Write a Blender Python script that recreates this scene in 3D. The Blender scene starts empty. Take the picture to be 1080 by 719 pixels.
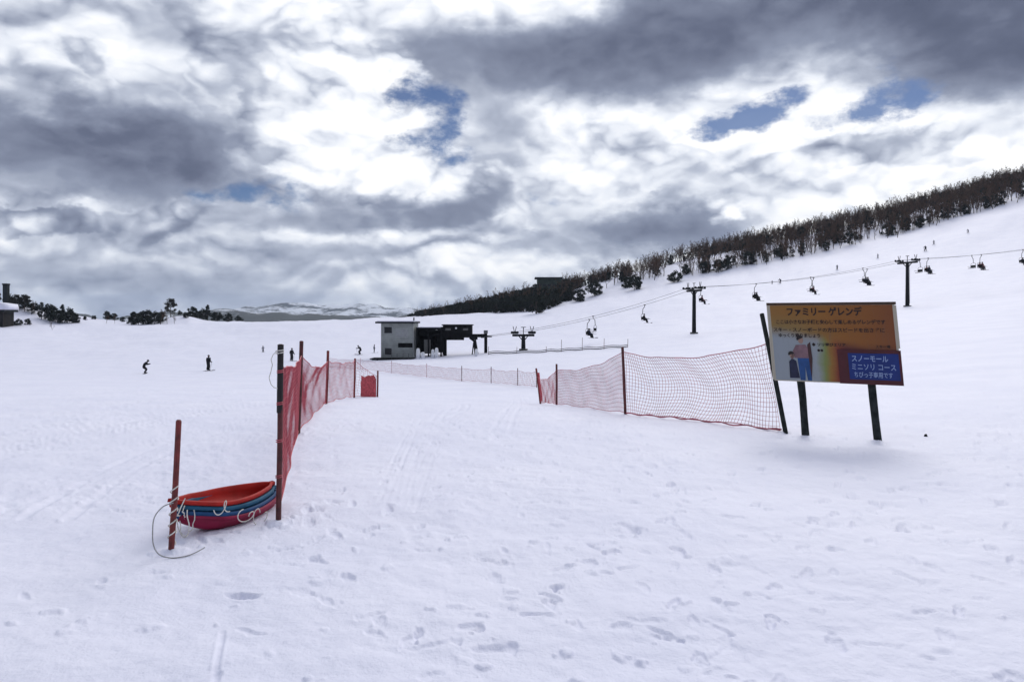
import bpy, math, random
import numpy as np
from mathutils import Vector, Matrix
R = math.radians
sc = bpy.context.scene
col = sc.collection

# ------------------------------------------------------------------ camera, light, exposure
F = 771.0          # focal length in photo pixels (photo 1080 wide)
HY = 335.0         # eye level row of the photo
cam_d = bpy.data.cameras.new('camera')
cam_d.sensor_width = 36.0
cam_d.lens = F / 1080 * 36.0
cam_d.shift_y = -(359.5 - HY) / 1080
cam_d.clip_start = 0.05
cam_d.clip_end = 20000
cam = bpy.data.objects.new('camera', cam_d)
cam.rotation_euler = (R(90), 0, 0)
col.objects.link(cam)
sc.camera = cam

SUN_AZ, SUN_EL = 24.0, 36.0
sd = Vector((math.sin(R(SUN_AZ)) * math.cos(R(SUN_EL)), math.cos(R(SUN_AZ)) * math.cos(R(SUN_EL)), math.sin(R(SUN_EL))))
sun_d = bpy.data.lights.new('sun', 'SUN')
sun_d.energy = 1.1
sun_d.angle = R(28)
sun_d.color = (1.0, 0.96, 0.91)
sun = bpy.data.objects.new('sun', sun_d)
sun.rotation_euler = (-sd).to_track_quat('-Z', 'Y').to_euler()
sun.location = (40, 80, 90)
col.objects.link(sun)

sc.view_settings.view_transform = 'Standard'
sc.view_settings.look = 'None'
sc.view_settings.exposure = 0.17
sc.view_settings.gamma = 1
sc.cycles.max_bounces = 6
sc.cycles.diffuse_bounces = 3
sc.cycles.sample_clamp_indirect = 4


# ------------------------------------------------------------------ node helpers
class NT:
    def __init__(s, tree):
        s.t = tree

    def n(s, typ, **kw):
        nd = s.t.nodes.new(typ)
        for k, v in kw.items():
            setattr(nd, k, v)
        return nd

    def put(s, sock, v):
        if v is None:
            return
        if hasattr(v, 'is_output'):
            s.t.links.new(v, sock)
        else:
            sock.default_value = v

    def math(s, op, a, b=None, c=None, clamp=False):
        nd = s.n('ShaderNodeMath', operation=op, use_clamp=clamp)
        s.put(nd.inputs[0], a); s.put(nd.inputs[1], b); s.put(nd.inputs[2], c)
        return nd.outputs[0]

    def vmath(s, op, a, b=None, c=None):
        nd = s.n('ShaderNodeVectorMath', operation=op)
        s.put(nd.inputs[0], a); s.put(nd.inputs[1], b)
        if c is not None:
            s.put(nd.inputs[2], c)
        return nd.outputs[0]

    def noise(s, vec, scale, detail=5, rough=.55, lac=2.0, dist=0.0):
        nd = s.n('ShaderNodeTexNoise')
        s.put(nd.inputs['Vector'], vec)
        nd.inputs['Scale'].default_value = scale
        nd.inputs['Detail'].default_value = detail
        nd.inputs['Roughness'].default_value = rough
        nd.inputs['Lacunarity'].default_value = lac
        nd.inputs['Distortion'].default_value = dist
        return nd

    def ramp(s, fac, stops, interp='LINEAR'):
        nd = s.n('ShaderNodeValToRGB')
        cr = nd.color_ramp
        cr.interpolation = interp
        while len(cr.elements) < len(stops):
            cr.elements.new(0.5)
        for e, (p, c) in zip(cr.elements, stops):
            e.position = p
            e.color = (c[0], c[1], c[2], 1) if not isinstance(c, (int, float)) else (c, c, c, 1)
        s.put(nd.inputs[0], fac)
        return nd.outputs[0]

    def smooth(s, v, lo, hi, a=0.0, b=1.0):
        nd = s.n('ShaderNodeMapRange', interpolation_type='SMOOTHSTEP')
        s.put(nd.inputs[0], v)
        nd.inputs[1].default_value = lo; nd.inputs[2].default_value = hi
        nd.inputs[3].default_value = a; nd.inputs[4].default_value = b
        return nd.outputs[0]

    def mix(s, f, a, b):
        nd = s.n('ShaderNodeMix', data_type='RGBA')
        s.put(nd.inputs[0], f)
        for k, v in ((6, a), (7, b)):
            if isinstance(v, tuple) and len(v) == 3:
                v = (*v, 1)
            s.put(nd.inputs[k], v)
        return nd.outputs[2]


# ------------------------------------------------------------------ sky: Nishita blue behind broken cloud
world = bpy.data.worlds.new('World')
sc.world = world
world.use_nodes = True
world.node_tree.nodes.clear()
T = NT(world.node_tree)
sky = T.n('ShaderNodeTexSky', sky_type='NISHITA', sun_disc=False, sun_elevation=R(SUN_EL), sun_rotation=R(SUN_AZ),
          altitude=900, air_density=1.0, dust_density=0.6, ozone_density=1.6)
tc = T.n('ShaderNodeTexCoord')
D = tc.outputs['Generated']
sep = T.n('ShaderNodeSeparateXYZ'); T.put(sep.inputs[0], D)
az = T.math('ARCTAN2', sep.outputs[0], sep.outputs[1])
el = T.math('ARCSINE', sep.outputs[2])
# cloud decks seen in perspective: stretch the noise sideways near the horizon
zz = T.math('ADD', T.math('MAXIMUM', sep.outputs[2], 0.0), 0.16)
pl = T.n('ShaderNodeCombineXYZ')
T.put(pl.inputs[0], T.math('DIVIDE', sep.outputs[0], zz))
T.put(pl.inputs[1], T.math('DIVIDE', sep.outputs[1], zz))
P = pl.outputs[0]
dst = T.vmath('MULTIPLY', D, (1.0, 1.0, 1.7))
w1 = T.noise(dst, 4.6, 7, .56)
w1c = T.vmath('SUBTRACT', w1.outputs['Color'], (0.5, 0.5, 0.5))
AE = T.n('ShaderNodeCombineXYZ'); T.put(AE.inputs[0], az); T.put(AE.inputs[1], el)
warp = T.vmath('MULTIPLY', w1c, (0.22, 0.15, 0.0))
Q = T.vmath('ADD', AE.outputs[0], warp)
QL = T.vmath('MULTIPLY_ADD', w1c, (0.12, 0.07, 0.0), AE.outputs[0])


def ang(px, py):
    a = math.atan((px - 540) / F)
    return a, math.atan((HY - py) / F * math.cos(a))


def blob(vec, px, py, rx, ry, rot=0.0):
    a, e = ang(px, py)
    m = T.n('ShaderNodeMapping', vector_type='TEXTURE')
    T.put(m.inputs[0], vec)
    m.inputs['Location'].default_value = (a, e, 0)
    m.inputs['Rotation'].default_value = (0, 0, R(rot))
    m.inputs['Scale'].default_value = (rx / F * math.cos(a) ** 2, ry / F * math.cos(a), 1)
    g = T.n('ShaderNodeTexGradient', gradient_type='SPHERICAL')
    T.put(g.inputs[0], m.outputs[0])
    return g.outputs[1]


def blobs(vec, lst, base=0.0):
    v = base
    for (px, py, rx, ry, w, rot) in lst:
        v = T.math('MULTIPLY_ADD', blob(vec, px, py, rx, ry, rot), w, v)
    return v


def heaped(vec, scale):
    """rounded, heaped relief: folded noise in three octaves"""
    v = 0.0
    for k, a in ((1.0, .52), (2.1, .30), (4.3, .18)):
        n = T.noise(vec, scale * k, 0.6, .5)
        v = T.math('MULTIPLY_ADD', T.math('ABSOLUTE', T.math('MULTIPLY_ADD', n.outputs[0], 2.0, -1.0)), a * 1.9, v)
    return v


# px, py, rx, ry, weight, rotation of each cloud body (as directions in the sky)
DARK = [
    (930, -20, 620, 135, 1.35, 0), (1075, 55, 260, 115, .95, -8), (620, 65, 280, 90, .72, 8), (450, 65, 190, 110, .60, -35),
    (530, 195, 120, 70, .60, 25), (700, 230, 190, 50, 1.25, 6), (475, 268, 240, 20, .70, 0), (50, 140, 350, 72, 1.30, 5),
    (200, 165, 190, 60, .60, -6), (80, 207, 300, 38, .60, 0), (100, 0, 300, 90, .46, 0), (180, 305, 620, 66, .68, 0),
    (330, 190, 60, 60, .45, 0), (260, 240, 150, 60, .30, 0), (80, 70, 160, 60, .12, -10), (565, 0, 110, 40, -.6, 0),
    (450, 292, 140, 24, -.5, 0), (200, 40, 70, 70, .25, 0), (560, 285, 120, 20, .3, 0),
]
HEAP = [
    (315, 70, 170, 150, .62, 0), (285, 5, 110, 80, .45, 0), (372, 110, 100, 130, .70, -38), (435, 188, 90, 50, .95, -8), (330, 175, 150, 62, .55, 0),
    (660, 165, 120, 60, .60, 20), (770, 185, 150, 50, .55, 0), (880, 165, 110, 40, .55, 0), (1000, 160, 170, 44, .65, 8),
    (570, 200, 70, 36, .55, 0), (560, 250, 80, 22, .5, 0), (95, 60, 80, 34, .42, -15),
    (10, 238, 100, 40, .85, 0), (192, 214, 100, 34, .80, 12), (150, 254, 190, 44, .55, 0), (445, 292, 120, 22, .55, 0),
]
BASE = [(390, 226, 230, 34, 1.0, 2), (520, 205, 90, 40, .55, 25), (70, 160, 300, 60, .55, 4)]
pv = T.vmath('MULTIPLY_ADD', w1c, (.10, .10, .10), T.vmath('MULTIPLY', D, (1.0, 1.0, 1.6)))
pa = heaped(pv, 7.5)
pb = heaped(T.vmath('ADD', pv, (0.008, 0.0, 0.030)), 7.5)
relief = T.math('SUBTRACT', pa, pb)
bil = T.noise(T.vmath('MULTIPLY', D, (1.0, 1.0, 2.0)), 6.5, 8, .57)
bc = T.math('SUBTRACT', bil.outputs[0], 0.5)
deck = T.noise(P, 1.3, 5, .50)
dc = T.math('SUBTRACT', deck.outputs[0], 0.5)
pc = T.math('SUBTRACT', pa, 0.40)
# the bright layer behind
Lw = T.math('MULTIPLY_ADD', pc, .20, T.math('ADD', T.smooth(el, .02, .17, .57, .72), T.smooth(az, -.05, .16, 0.0, .15)))
Lw = T.math('MULTIPLY_ADD', relief, .46, Lw)
Lw = T.math('MULTIPLY_ADD', bc, .80, Lw)
# grey sheets in front of it; closed behind the viewer
dk = blobs(Q, DARK)
dk = T.math('ADD', dk, T.smooth(sep.outputs[1], 0.40, -0.30, 0.0, .75))
dk = T.math('MULTIPLY_ADD', bc, .95, dk)
dk = T.math('MULTIPLY_ADD', dc, .55, dk)
dm = T.smooth(dk, .02, .88)
Ld = T.math('MULTIPLY_ADD', bc, .60, T.smooth(dk, .40, 1.45, .47, .11))
Ld = T.math('MULTIPLY_ADD', relief, .16, Ld)


def mixf(f, a, b):
    return T.math('MULTIPLY_ADD', f, T.math('SUBTRACT', b, a), a)


L = mixf(dm, Lw, Ld)
# heaped clouds nearest to the viewer, with a crisp sunlit rim and a flat grey base
hp = blobs(Q, HEAP)
hp = T.math('MULTIPLY_ADD', pc, .42, hp)
hp = T.math('MULTIPLY_ADD', bc, .35, hp)
hm = T.smooth(hp, .25, .40)
Lh = T.math('ADD', T.smooth(hp, .25, 1.1, .42, .66), T.smooth(az, -.42, -.18, 0.0, .20))
Lh = T.math('MULTIPLY_ADD', relief, .42, Lh)
Lh = T.math('MULTIPLY_ADD', pc, .20, Lh)
Lh = T.math('MULTIPLY_ADD', bc, .35, Lh)
L = mixf(hm, L, Lh)
bs = T.math('MULTIPLY_ADD', bc, .8, blobs(Q, BASE))
L = mixf(T.smooth(bs, .15, .8, 0.0, .85), L, T.math('MULTIPLY_ADD', relief, .2, .27))
cloud = T.ramp(L, [(0.0, (.080, .095, .150)), (.14, (.115, .133, .200)), (.34, (.240, .272, .365)), (.50, (.45, .49, .59)),
                   (.64, (.75, .785, .86)), (.78, (.96, .97, .99)), (1.0, (1.12, 1.12, 1.12))])
# holes of open blue
H = 0.0
for (px, py, rx, ry, w, rot) in [(440, 112, 52, 40, 1.25, 0), (450, 158, 66, 22, 1.35, -8), (478, 128, 34, 26, .7, 0), (793, 119, 76, 17, 1.7, 14),
                                 (900, 122, 84, 26, 1.15, 14), (945, 90, 75, 34, .8, 10), (235, 205, 95, 30, .7, 0),
                                 (310, 200, 60, 24, .6, 0), (570, 215, 60, 16, .5, 0)]:
    H = T.math('MULTIPLY_ADD', blob(QL, px, py, rx * 1.1, ry * 1.1, rot), w, H)
hn = T.noise(T.vmath('MULTIPLY', D, (1.0, 1.0, 1.5)), 20.0, 8, .62)
rag = T.math('MULTIPLY_ADD', bc, 3.2, T.math('MULTIPLY', T.math('SUBTRACT', hn.outputs[0], 0.5), 3.0))
H = T.math('MULTIPLY_ADD', rag, T.smooth(H, .0, .45, 0.0, 1.0), H)
hole = T.smooth(H, 0.25, 1.15, 0.0, 0.95)
bsky = T.vmath('MULTIPLY', sky.outputs[0], (0.085, 0.085, 0.085))
skyc = T.mix(hole, cloud, T.vmath('MULTIPLY', bsky, (0.30, 0.37, 0.52)))
bg = T.n('ShaderNodeBackground')
T.put(bg.inputs[0], skyc)
bg.inputs[1].default_value = 1.0
wo = T.n('ShaderNodeOutputWorld')
T.put(wo.inputs[0], bg.outputs[0])


# ------------------------------------------------------------------ materials
def mat(name, color, rough=.7, metal=0.0, vary=0.0, scale=8.0, bump=0.0, spec=.4, color2=None):
    m = bpy.data.materials.new(name)
    m.use_nodes = True
    t = NT(m.node_tree)
    b = m.node_tree.nodes['Principled BSDF']
    b.inputs['Roughness'].default_value = rough
    b.inputs['Metallic'].default_value = metal
    b.inputs['Specular IOR Level'].default_value = spec
    c = (*color, 1)
    if vary or color2:
        g = t.n('ShaderNodeTexCoord')
        nz = t.noise(g.outputs['Object'], scale, 5, .6)
        lo = color2 if color2 else tuple(x * (1 - vary) for x in color)
        hi = color if color2 else tuple(min(1, x * (1 + vary)) for x in color)
        r = t.ramp(nz.outputs[0], [(.32, lo), (.68, hi)])
        t.put(b.inputs['Base Color'], r)
        if bump:
            bp = t.n('ShaderNodeBump')
            bp.inputs['Strength'].default_value = bump
            bp.inputs['Distance'].default_value = 0.01
            t.put(bp.inputs['Height'], nz.outputs[0])
            t.put(b.inputs['Normal'], bp.outputs[0])
    else:
        b.inputs['Base Color'].default_value = c
    return m


def snow_material():
    m = bpy.data.materials.new('snow')
    m.use_nodes = True
    t = NT(m.node_tree)
    b = m.node_tree.nodes['Principled BSDF']
    b.inputs['Roughness'].default_value = .62
    b.inputs['Specular IOR Level'].default_value = .25
    g = t.n('ShaderNodeTexCoord')
    p = g.outputs['Object']
    big = t.noise(p, .35, 5, .55)
    c = t.ramp(big.outputs[0], [(.3, (.715, .725, .855)), (.7, (.778, .782, .895))])
    t.put(b.inputs['Base Color'], c)
    n1 = t.noise(p, 5.0, 8, .62)
    n2 = t.noise(p, 45.0, 4, .6)
    n3 = t.noise(t.vmath('MULTIPLY', p, (1.0, .45, 1.0)), .55, 6, .60)      # wind-packed and skied-over relief
    h = t.math('MULTIPLY_ADD', n2.outputs[0], .14, n1.outputs[0])
    h = t.math('MULTIPLY_ADD', n3.outputs[0], 3.2, h)
    bp = t.n('ShaderNodeBump')
    bp.inputs['Strength'].default_value = .55
    bp.inputs['Distance'].default_value = .05
    t.put(bp.inputs['Height'], h)
    t.put(b.inputs['Normal'], bp.outputs[0])
    return m


M = {}
M['snow'] = snow_material()
M['bark'] = mat('bark', (.075, .058, .048), .9, vary=.45, scale=1.2, spec=.1)
M['twig'] = mat('twig', (.105, .066, .045), .9, vary=.5, scale=.25, spec=.1)
M['needle'] = mat('needle', (.024, .028, .020), .9, vary=.5, scale=.6, spec=.1)
M['leaf_dark'] = mat('leaf_dark', (.034, .032, .024), .9, vary=.5, scale=.6, spec=.1)
M['pole_red'] = mat('pole_red', (.140, .018, .016), .55, vary=.45, scale=14)
M['pole_dark'] = mat('pole_dark', (.085, .018, .018), .6, vary=.5, scale=10)
M['pole_grip'] = mat('pole_grip', (.012, .010, .011), .7)
M['net_red'] = mat('net_red', (.46, .085, .105), .6, vary=.3, scale=3)
M['net_bundle'] = mat('net_bundle', (.50, .085, .10), .7, vary=.4, scale=12)
M['net_dark'] = mat('net_dark', (.36, .085, .12), .6, vary=.3, scale=3)
M['net_pink'] = mat('net_pink', (.42, .19, .23), .6, vary=.2, scale=1)
M['cord'] = mat('cord', (.62, .60, .55), .8, vary=.25, scale=30)
M['cord_grey'] = mat('cord_grey', (.30, .30, .30), .8, vary=.25, scale=30)
M['sled_red'] = mat('sled_red', (.36, .014, .010), .55, vary=.22, scale=5, bump=.15, spec=.22)
M['sled_blue'] = mat('sled_blue', (.012, .058, .155), .55, vary=.3, scale=5, bump=.15, spec=.22)
M['sled_teal'] = mat('sled_teal', (.014, .085, .155), .55, vary=.3, scale=5, bump=.15, spec=.22)
M['sled_pink'] = mat('sled_pink', (.23, .012, .046), .55, vary=.25, scale=5, bump=.15, spec=.22)
M['post_wood'] = mat('post_wood', (.022, .026, .026), .85, vary=.5, scale=9, bump=.5, spec=.1)
M['steel_dark'] = mat('steel_dark', (.012, .013, .015), .75, vary=.4, scale=2, spec=.15)
M['steel'] = mat('steel', (.10, .105, .11), .5, metal=.3, vary=.3, scale=2)
M['cable'] = mat('cable', (.05, .05, .055), .6)
M['hut_wall'] = mat('hut_wall', (.31, .33, .315), .75, vary=.18, scale=1.2)
M['hut_trim'] = mat('hut_trim', (.30, .31, .31), .7, vary=.15, scale=2)
M['glass'] = mat('glass', (.008, .009, .012), .2, spec=.25)
M['roof_dark'] = mat('roof_dark', (.020, .022, .025), .8, vary=.3, scale=1, spec=.15)
M['machine'] = mat('machine', (.009, .009, .010), .85, vary=.5, scale=1.5, spec=.1)
M['panel_grey'] = mat('panel_grey', (.09, .09, .085), .6, vary=.2, scale=3)
M['pad_white'] = mat('pad_white', (.74, .75, .77), .7, vary=.08, scale=3)
M['lodge_wall'] = mat('lodge_wall', (.042, .055, .045), .8, vary=.3, scale=.8, spec=.1)
M['lodge_dark'] = mat('lodge_dark', (.018, .020, .022), .8, vary=.3, scale=.8, spec=.1)
M['brown_wall'] = mat('brown_wall', (.020, .017, .016), .85, vary=.4, scale=.8, spec=.1)
M['jacket_black'] = mat('jacket_black', (.014, .015, .019), .75, vary=.3, scale=6, spec=.1)
M['jacket_navy'] = mat('jacket_navy', (.018, .024, .050), .75, vary=.3, scale=6, spec=.1)
M['jacket_grey'] = mat('jacket_grey', (.20, .205, .24), .75, vary=.2, scale=6)
M['jacket_red'] = mat('jacket_red', (.16, .030, .035), .75, vary=.2, scale=6)
M['trousers'] = mat('trousers', (.017, .017, .020), .8, vary=.3, scale=6, spec=.1)
M['trousers_grey'] = mat('trousers_grey', (.12, .125, .14), .8, vary=.3, scale=6)
M['skin'] = mat('skin', (.45, .27, .20), .6)
M['helmet'] = mat('helmet', (.013, .013, .015), .4)
M['ski'] = mat('ski', (.025, .025, .030), .4)
# sign
M['sign_brown'] = mat('sign_brown', (.050, .026, .014), .6, vary=.3, scale=6)
M['sign_cream'] = mat('sign_cream', (.42, .38, .30), .6)
M['sign_maroon'] = mat('sign_maroon', (.062, .006, .010), .45, vary=.2, scale=3)
M['sign_blue'] = mat('sign_blue', (.004, .022, .150), .5, vary=.15, scale=3)
M['ink_dark'] = mat('ink_dark', (.018, .008, .006), .6)
M['ink_red'] = mat('ink_red', (.40, .035, .015), .6)
M['ink_pale'] = mat('ink_pale', (.24, .32, .52), .5)
M['print_hair'] = mat('print_hair', (.015, .011, .010), .6)
M['print_skin'] = mat('print_skin', (.29, .18, .14), .6)
M['print_pink'] = mat('print_pink', (.19, .11, .125), .6, vary=.3, scale=9)
M['print_blue'] = mat('print_blue', (.014, .06, .19), .6, vary=.2, scale=9)
M['print_navy'] = mat('print_navy', (.014, .017, .045), .6, vary=.3, scale=9)
M['print_dark'] = mat('print_dark', (.05, .02, .02), .6)


def sign_print():
    m = bpy.data.materials.new('sign_print')
    m.use_nodes = True
    t = NT(m.node_tree)
    b = m.node_tree.nodes['Principled BSDF']
    b.inputs['Roughness'].default_value = .5
    g = t.n('ShaderNodeTexCoord')
    s = t.n('ShaderNodeSeparateXYZ')
    t.put(s.inputs[0], g.outputs['UV'])
    u, v = s.outputs[0], s.outputs[1]
    nz = t.noise(g.outputs['UV'], 3.0, 4, .6)
    wob = t.math('MULTIPLY', t.math('SUBTRACT', nz.outputs[0], .5), .10)
    uu = t.math('ADD', u, wob)
    vv = t.math('ADD', v, wob)
    top = t.ramp(uu, [(.0, (.235, .108, .016)), (.35, (.245, .095, .006)), (.75, (.215, .070, .004)), (1.0, (.170, .044, .004))])
    low = t.ramp(uu, [(.0, (.25, .28, .305)), (.36, (.26, .285, .30)), (.43, (.165, .20, .05)), (.475, (.25, .12, .015)),
                      (.535, (.20, .030, .008)), (.60, (.085, .006, .009)), (1.0, (.06, .006, .01))])
    # the pale area swells up at the left and fades out to the right
    lim = t.math('MULTIPLY_ADD', uu, -.26, .66)
    k = t.smooth(t.math('SUBTRACT', lim, vv), -.08, .10)
    mid = t.mix(t.math('MULTIPLY', t.smooth(uu, .62, .1), t.smooth(vv, .95, .6)), top, (.20, .135, .04))
    c = t.mix(k, mid, low)
    st = t.noise(t.vmath('MULTIPLY', g.outputs['UV'], (26.0, 2.4, 1.0)), 1.0, 6, .65)      # weather stains
    c = t.mix(t.smooth(st.outputs[0], .52, .80, 0.0, .35), c, (.10, .085, .07))
    t.put(b.inputs['Base Color'], c)
    return m


M['sign_print'] = sign_print()


def mountain_material(name, forest, amount):
    m = bpy.data.materials.new(name)
    m.use_nodes = True
    t = NT(m.node_tree)
    b = m.node_tree.nodes['Principled BSDF']
    b.inputs['Roughness'].default_value = .9
    g = t.n('ShaderNodeTexCoord')
    n1 = t.noise(t.vmath('MULTIPLY', g.outputs['Object'], (1, 1, 3.0)), .009, 8, .66)
    c = t.ramp(n1.outputs[0], [(amount - .05, forest), (amount + .05, (.74, .77, .84))])
    t.put(b.inputs['Base Color'], c)
    return m


M['mountain'] = mountain_material('mountain', (.035, .038, .040), .49)
M['ridge'] = mountain_material('ridge', (.040, .044, .040), .60)


# ------------------------------------------------------------------ mesh helpers
def tag(o, label=None, cat=None, group=None, kind=None):
    if label: o['label'] = label
    if cat: o['category'] = cat
    if group: o['group'] = group
    if kind: o['kind'] = kind
    return o


def thing(name, label, cat, loc=(0, 0, 0), rotz=0.0, group=None):
    o = bpy.data.objects.new(name, None)
    o.empty_display_size = .3
    col.objects.link(o)
    o.location = loc
    o.rotation_euler = (0, 0, rotz)
    return tag(o, label, cat, group)


class MB:
    """collects shapes into one mesh"""
    def __init__(s):
        s.v = []; s.f = []; s.m = []

    def quad(s, pts, mi=0):
        k = len(s.v)
        s.v.extend([tuple(p) for p in pts])
        s.f.append(tuple(range(k, k + len(pts)))); s.m.append(mi)

    def box(s, c, d, rot=None, mi=0):
        k = len(s.v)
        hx, hy, hz = d[0] / 2, d[1] / 2, d[2] / 2
        rm = rot if rot is not None else Matrix.Identity(3)
        for x, y, z in ((-1, -1, -1), (1, -1, -1), (1, 1, -1), (-1, 1, -1), (-1, -1, 1), (1, -1, 1), (1, 1, 1), (-1, 1, 1)):
            p = rm @ Vector((x * hx, y * hy, z * hz))
            s.v.append((p.x + c[0], p.y + c[1], p.z + c[2]))
        for f in ((0, 3, 2, 1), (4, 5, 6, 7), (0, 1, 5, 4), (1, 2, 6, 5), (2, 3, 7, 6), (3, 0, 4, 7)):
            s.f.append(tuple(k + i for i in f)); s.m.append(mi)

    def tube(s, pts, rad, n=6, mi=0, cap=True):
        pts = [Vector(p) for p in pts]
        if not hasattr(rad, '__len__'):
            rad = [rad] * len(pts)
        k = len(s.v)
        up = None
        for i, p in enumerate(pts):
            a = pts[max(i - 1, 0)]; b = pts[min(i + 1, len(pts) - 1)]
            d = (b - a)
            if d.length < 1e-9: d = Vector((0, 0, 1))
            d.normalize()
            if up is None:
                up = Vector((0, 0, 1)) if abs(d.z) < .9 else Vector((1, 0, 0))
            x = d.cross(up)
            if x.length < 1e-6:
                x = d.cross(Vector((0, 1, 0)))
            x.normalize()
            y = x.cross(d); y.normalize()
            up = y
            for j in range(n):
                t = 2 * math.pi * j / n
                q = p + (x * math.cos(t) + y * math.sin(t)) * rad[i]
                s.v.append((q.x, q.y, q.z))
        for i in range(len(pts) - 1):
            for j in range(n):
                a = k + i * n + j; b = k + i * n + (j + 1) % n
                s.f.append((a, b, b + n, a + n)); s.m.append(mi)
        if cap:
            s.f.append(tuple(k + j for j in reversed(range(n)))); s.m.append(mi)
            e = k + (len(pts) - 1) * n
            s.f.append(tuple(e + j for j in range(n))); s.m.append(mi)

    def prism(s, poly, y0, y1, mi=0):
        """flat outline in x,z given thickness along y"""
        k = len(s.v); n = len(poly)
        for y in (y0, y1):
            for (x, z) in poly:
                s.v.append((x, y, z))
        s.f.append(tuple(range(k, k + n))); s.m.append(mi)
        s.f.append(tuple(k + n + i for i in reversed(range(n)))); s.m.append(mi)
        for i in range(n):
            j = (i + 1) % n
            s.f.append((k + j, k + i, k + n + i, k + n + j)); s.m.append(mi)

    def mesh(s, name, mats, smooth=False):
        me = bpy.data.meshes.new(name)
        me.from_pydata(s.v, [], s.f)
        for m in (mats if isinstance(mats, (list, tuple)) else [mats]):
            me.materials.append(m)
        if s.m and max(s.m) > 0:
            me.polygons.foreach_set('material_index', s.m)
        if smooth:
            me.polygons.foreach_set('use_smooth', [True] * len(s.f))
        me.update()
        return me

    def build(s, name, mats, parent=None, smooth=False):
        return link(s.mesh(name, mats, smooth), name, parent)


def link(me, name, parent=None, loc=None):
    o = bpy.data.objects.new(name, me)
    col.objects.link(o)
    if parent is not None: o.parent = parent
    if loc is not None: o.location = loc
    return o


def copy_tree(o, parent=None):
    c = o.copy()
    col.objects.link(c)
    if parent is not None:
        c.parent = parent
    for ch in list(o.children):
        copy_tree(ch, c)
    return c


def fast_mesh(name, v, f, mats, midx=None, smooth=False):
    """numpy arrays to mesh; f is (n,3) or (n,4)"""
    me = bpy.data.meshes.new(name)
    n, k = f.shape
    me.vertices.add(len(v)); me.vertices.foreach_set('co', np.ascontiguousarray(v, dtype=np.float32).ravel())
    me.loops.add(n * k); me.loops.foreach_set('vertex_index', np.ascontiguousarray(f, dtype=np.int32).ravel())
    me.polygons.add(n)
    me.polygons.foreach_set('loop_start', np.arange(0, n * k, k, dtype=np.int32))
    me.polygons.foreach_set('loop_total', np.full(n, k, dtype=np.int32))
    for m in mats: me.materials.append(m)
    if midx is not None: me.polygons.foreach_set('material_index', midx.astype(np.int32))
    if smooth: me.polygons.foreach_set('use_smooth', np.ones(n, dtype=bool))
    me.update(calc_edges=True)
    me.validate()
    return me


# ------------------------------------------------------------------ terrain
def vnoise(x, y, seed=0):
    """value noise, numpy"""
    xi = np.floor(x).astype(np.int64); yi = np.floor(y).astype(np.int64)
    fx = x - xi; fy = y - yi
    fx = fx * fx * fx * (fx * (fx * 6 - 15) + 10); fy = fy * fy * fy * (fy * (fy * 6 - 15) + 10)

    def h(a, b):
        q = (a * 374761393 + b * 668265263 + seed * 974634497) & 0xffffffff
        q = ((q ^ (q >> 13)) * 1274126177) & 0xffffffff
        q = q ^ (q >> 16)
        return (q & 0xffff) / 65535.0
    return (h(xi, yi) * (1 - fx) + h(xi + 1, yi) * fx) * (1 - fy) + (h(xi, yi + 1) * (1 - fx) + h(xi + 1, yi + 1) * fx) * fy - .5


def fbm(x, y, octs=4, seed=0, gain=.5):
    s = 0; a = 1
    for i in range(octs):
        s = s + a * vnoise(x * 2 ** i + 13.7 * i, y * 2 ** i - 7.1 * i, seed + i)
        a *= gain
    return s


YS = np.array([1., 7., 14., 24., 33., 50., 77., 105., 130., 180., 260., 330., 450., 900., 2000., 9000.])
COLS = {
    -700: [-2.1, -2.13, -2.3, -2.8, -3.4, -4.5, -5.9, -6.2, -6.0, -4.5, -1.2, 2, -6, -40, -60, -60],
    0:    [-2.1, -2.13, -2.3, -2.8, -3.4, -4.5, -5.9, -6.2, -6.0, -4.5, -1.6, -1.2, -6, -40, -60, -60],
    200:  [-2.1, -2.13, -2.28, -2.82, -3.5, -4.6, -5.8, -6.0, -5.7, -4.2, -1.8, -2.2, -7, -40, -60, -60],
    400:  [-2.1, -2.12, -2.26, -2.87, -3.64, -4.8, -5.6, -5.5, -5.0, -3.2, -0.6, -0.4, -4, -30, -60, -60],
    480:  [-2.1, -2.12, -2.26, -2.9, -3.75, -4.85, -5.4, -5.1, -4.5, -2.6, .9, 1.8, 3.5, 3, -60, -60],
    560:  [-2.1, -2.12, -2.26, -2.95, -3.85, -4.8, -5.0, -4.6, -3.9, -1.5, 2.9, 8.5, 12, 15, -60, -60],
    735:  [-2.1, -2.12, -2.26, -2.75, -3.2, -3.8, -3.7, -2.8, -1.6, 3.0, 12.5, 27, 33, 30, -60, -60],
    957:  [-2.1, -2.12, -2.22, -2.45, -2.6, -2.25, -1.0, .7, 2.5, 9.5, 30, 47, 50, 40, -60, -60],
    1080: [-2.1, -2.12, -2.2, -2.3, -2.2, -1.5, .3, 2.8, 5.5, 15, 42, 61, 66, 50, -60, -60],
    1700: [-2.1, -2.10, -2.0, -1.7, -1.2, .3, 4, 9, 14, 32, 72, 92, 96, 60, -60, -60],
}
CPX = np.array(sorted(COLS)); CTH = np.arctan((CPX - 540) / F)
# tables are given for the depth Y; store over radius r along each direction
CZ = np.array([COLS[p] for p in sorted(COLS)])
CLR = [np.log(YS / np.cos(t)) for t in CTH]


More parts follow.
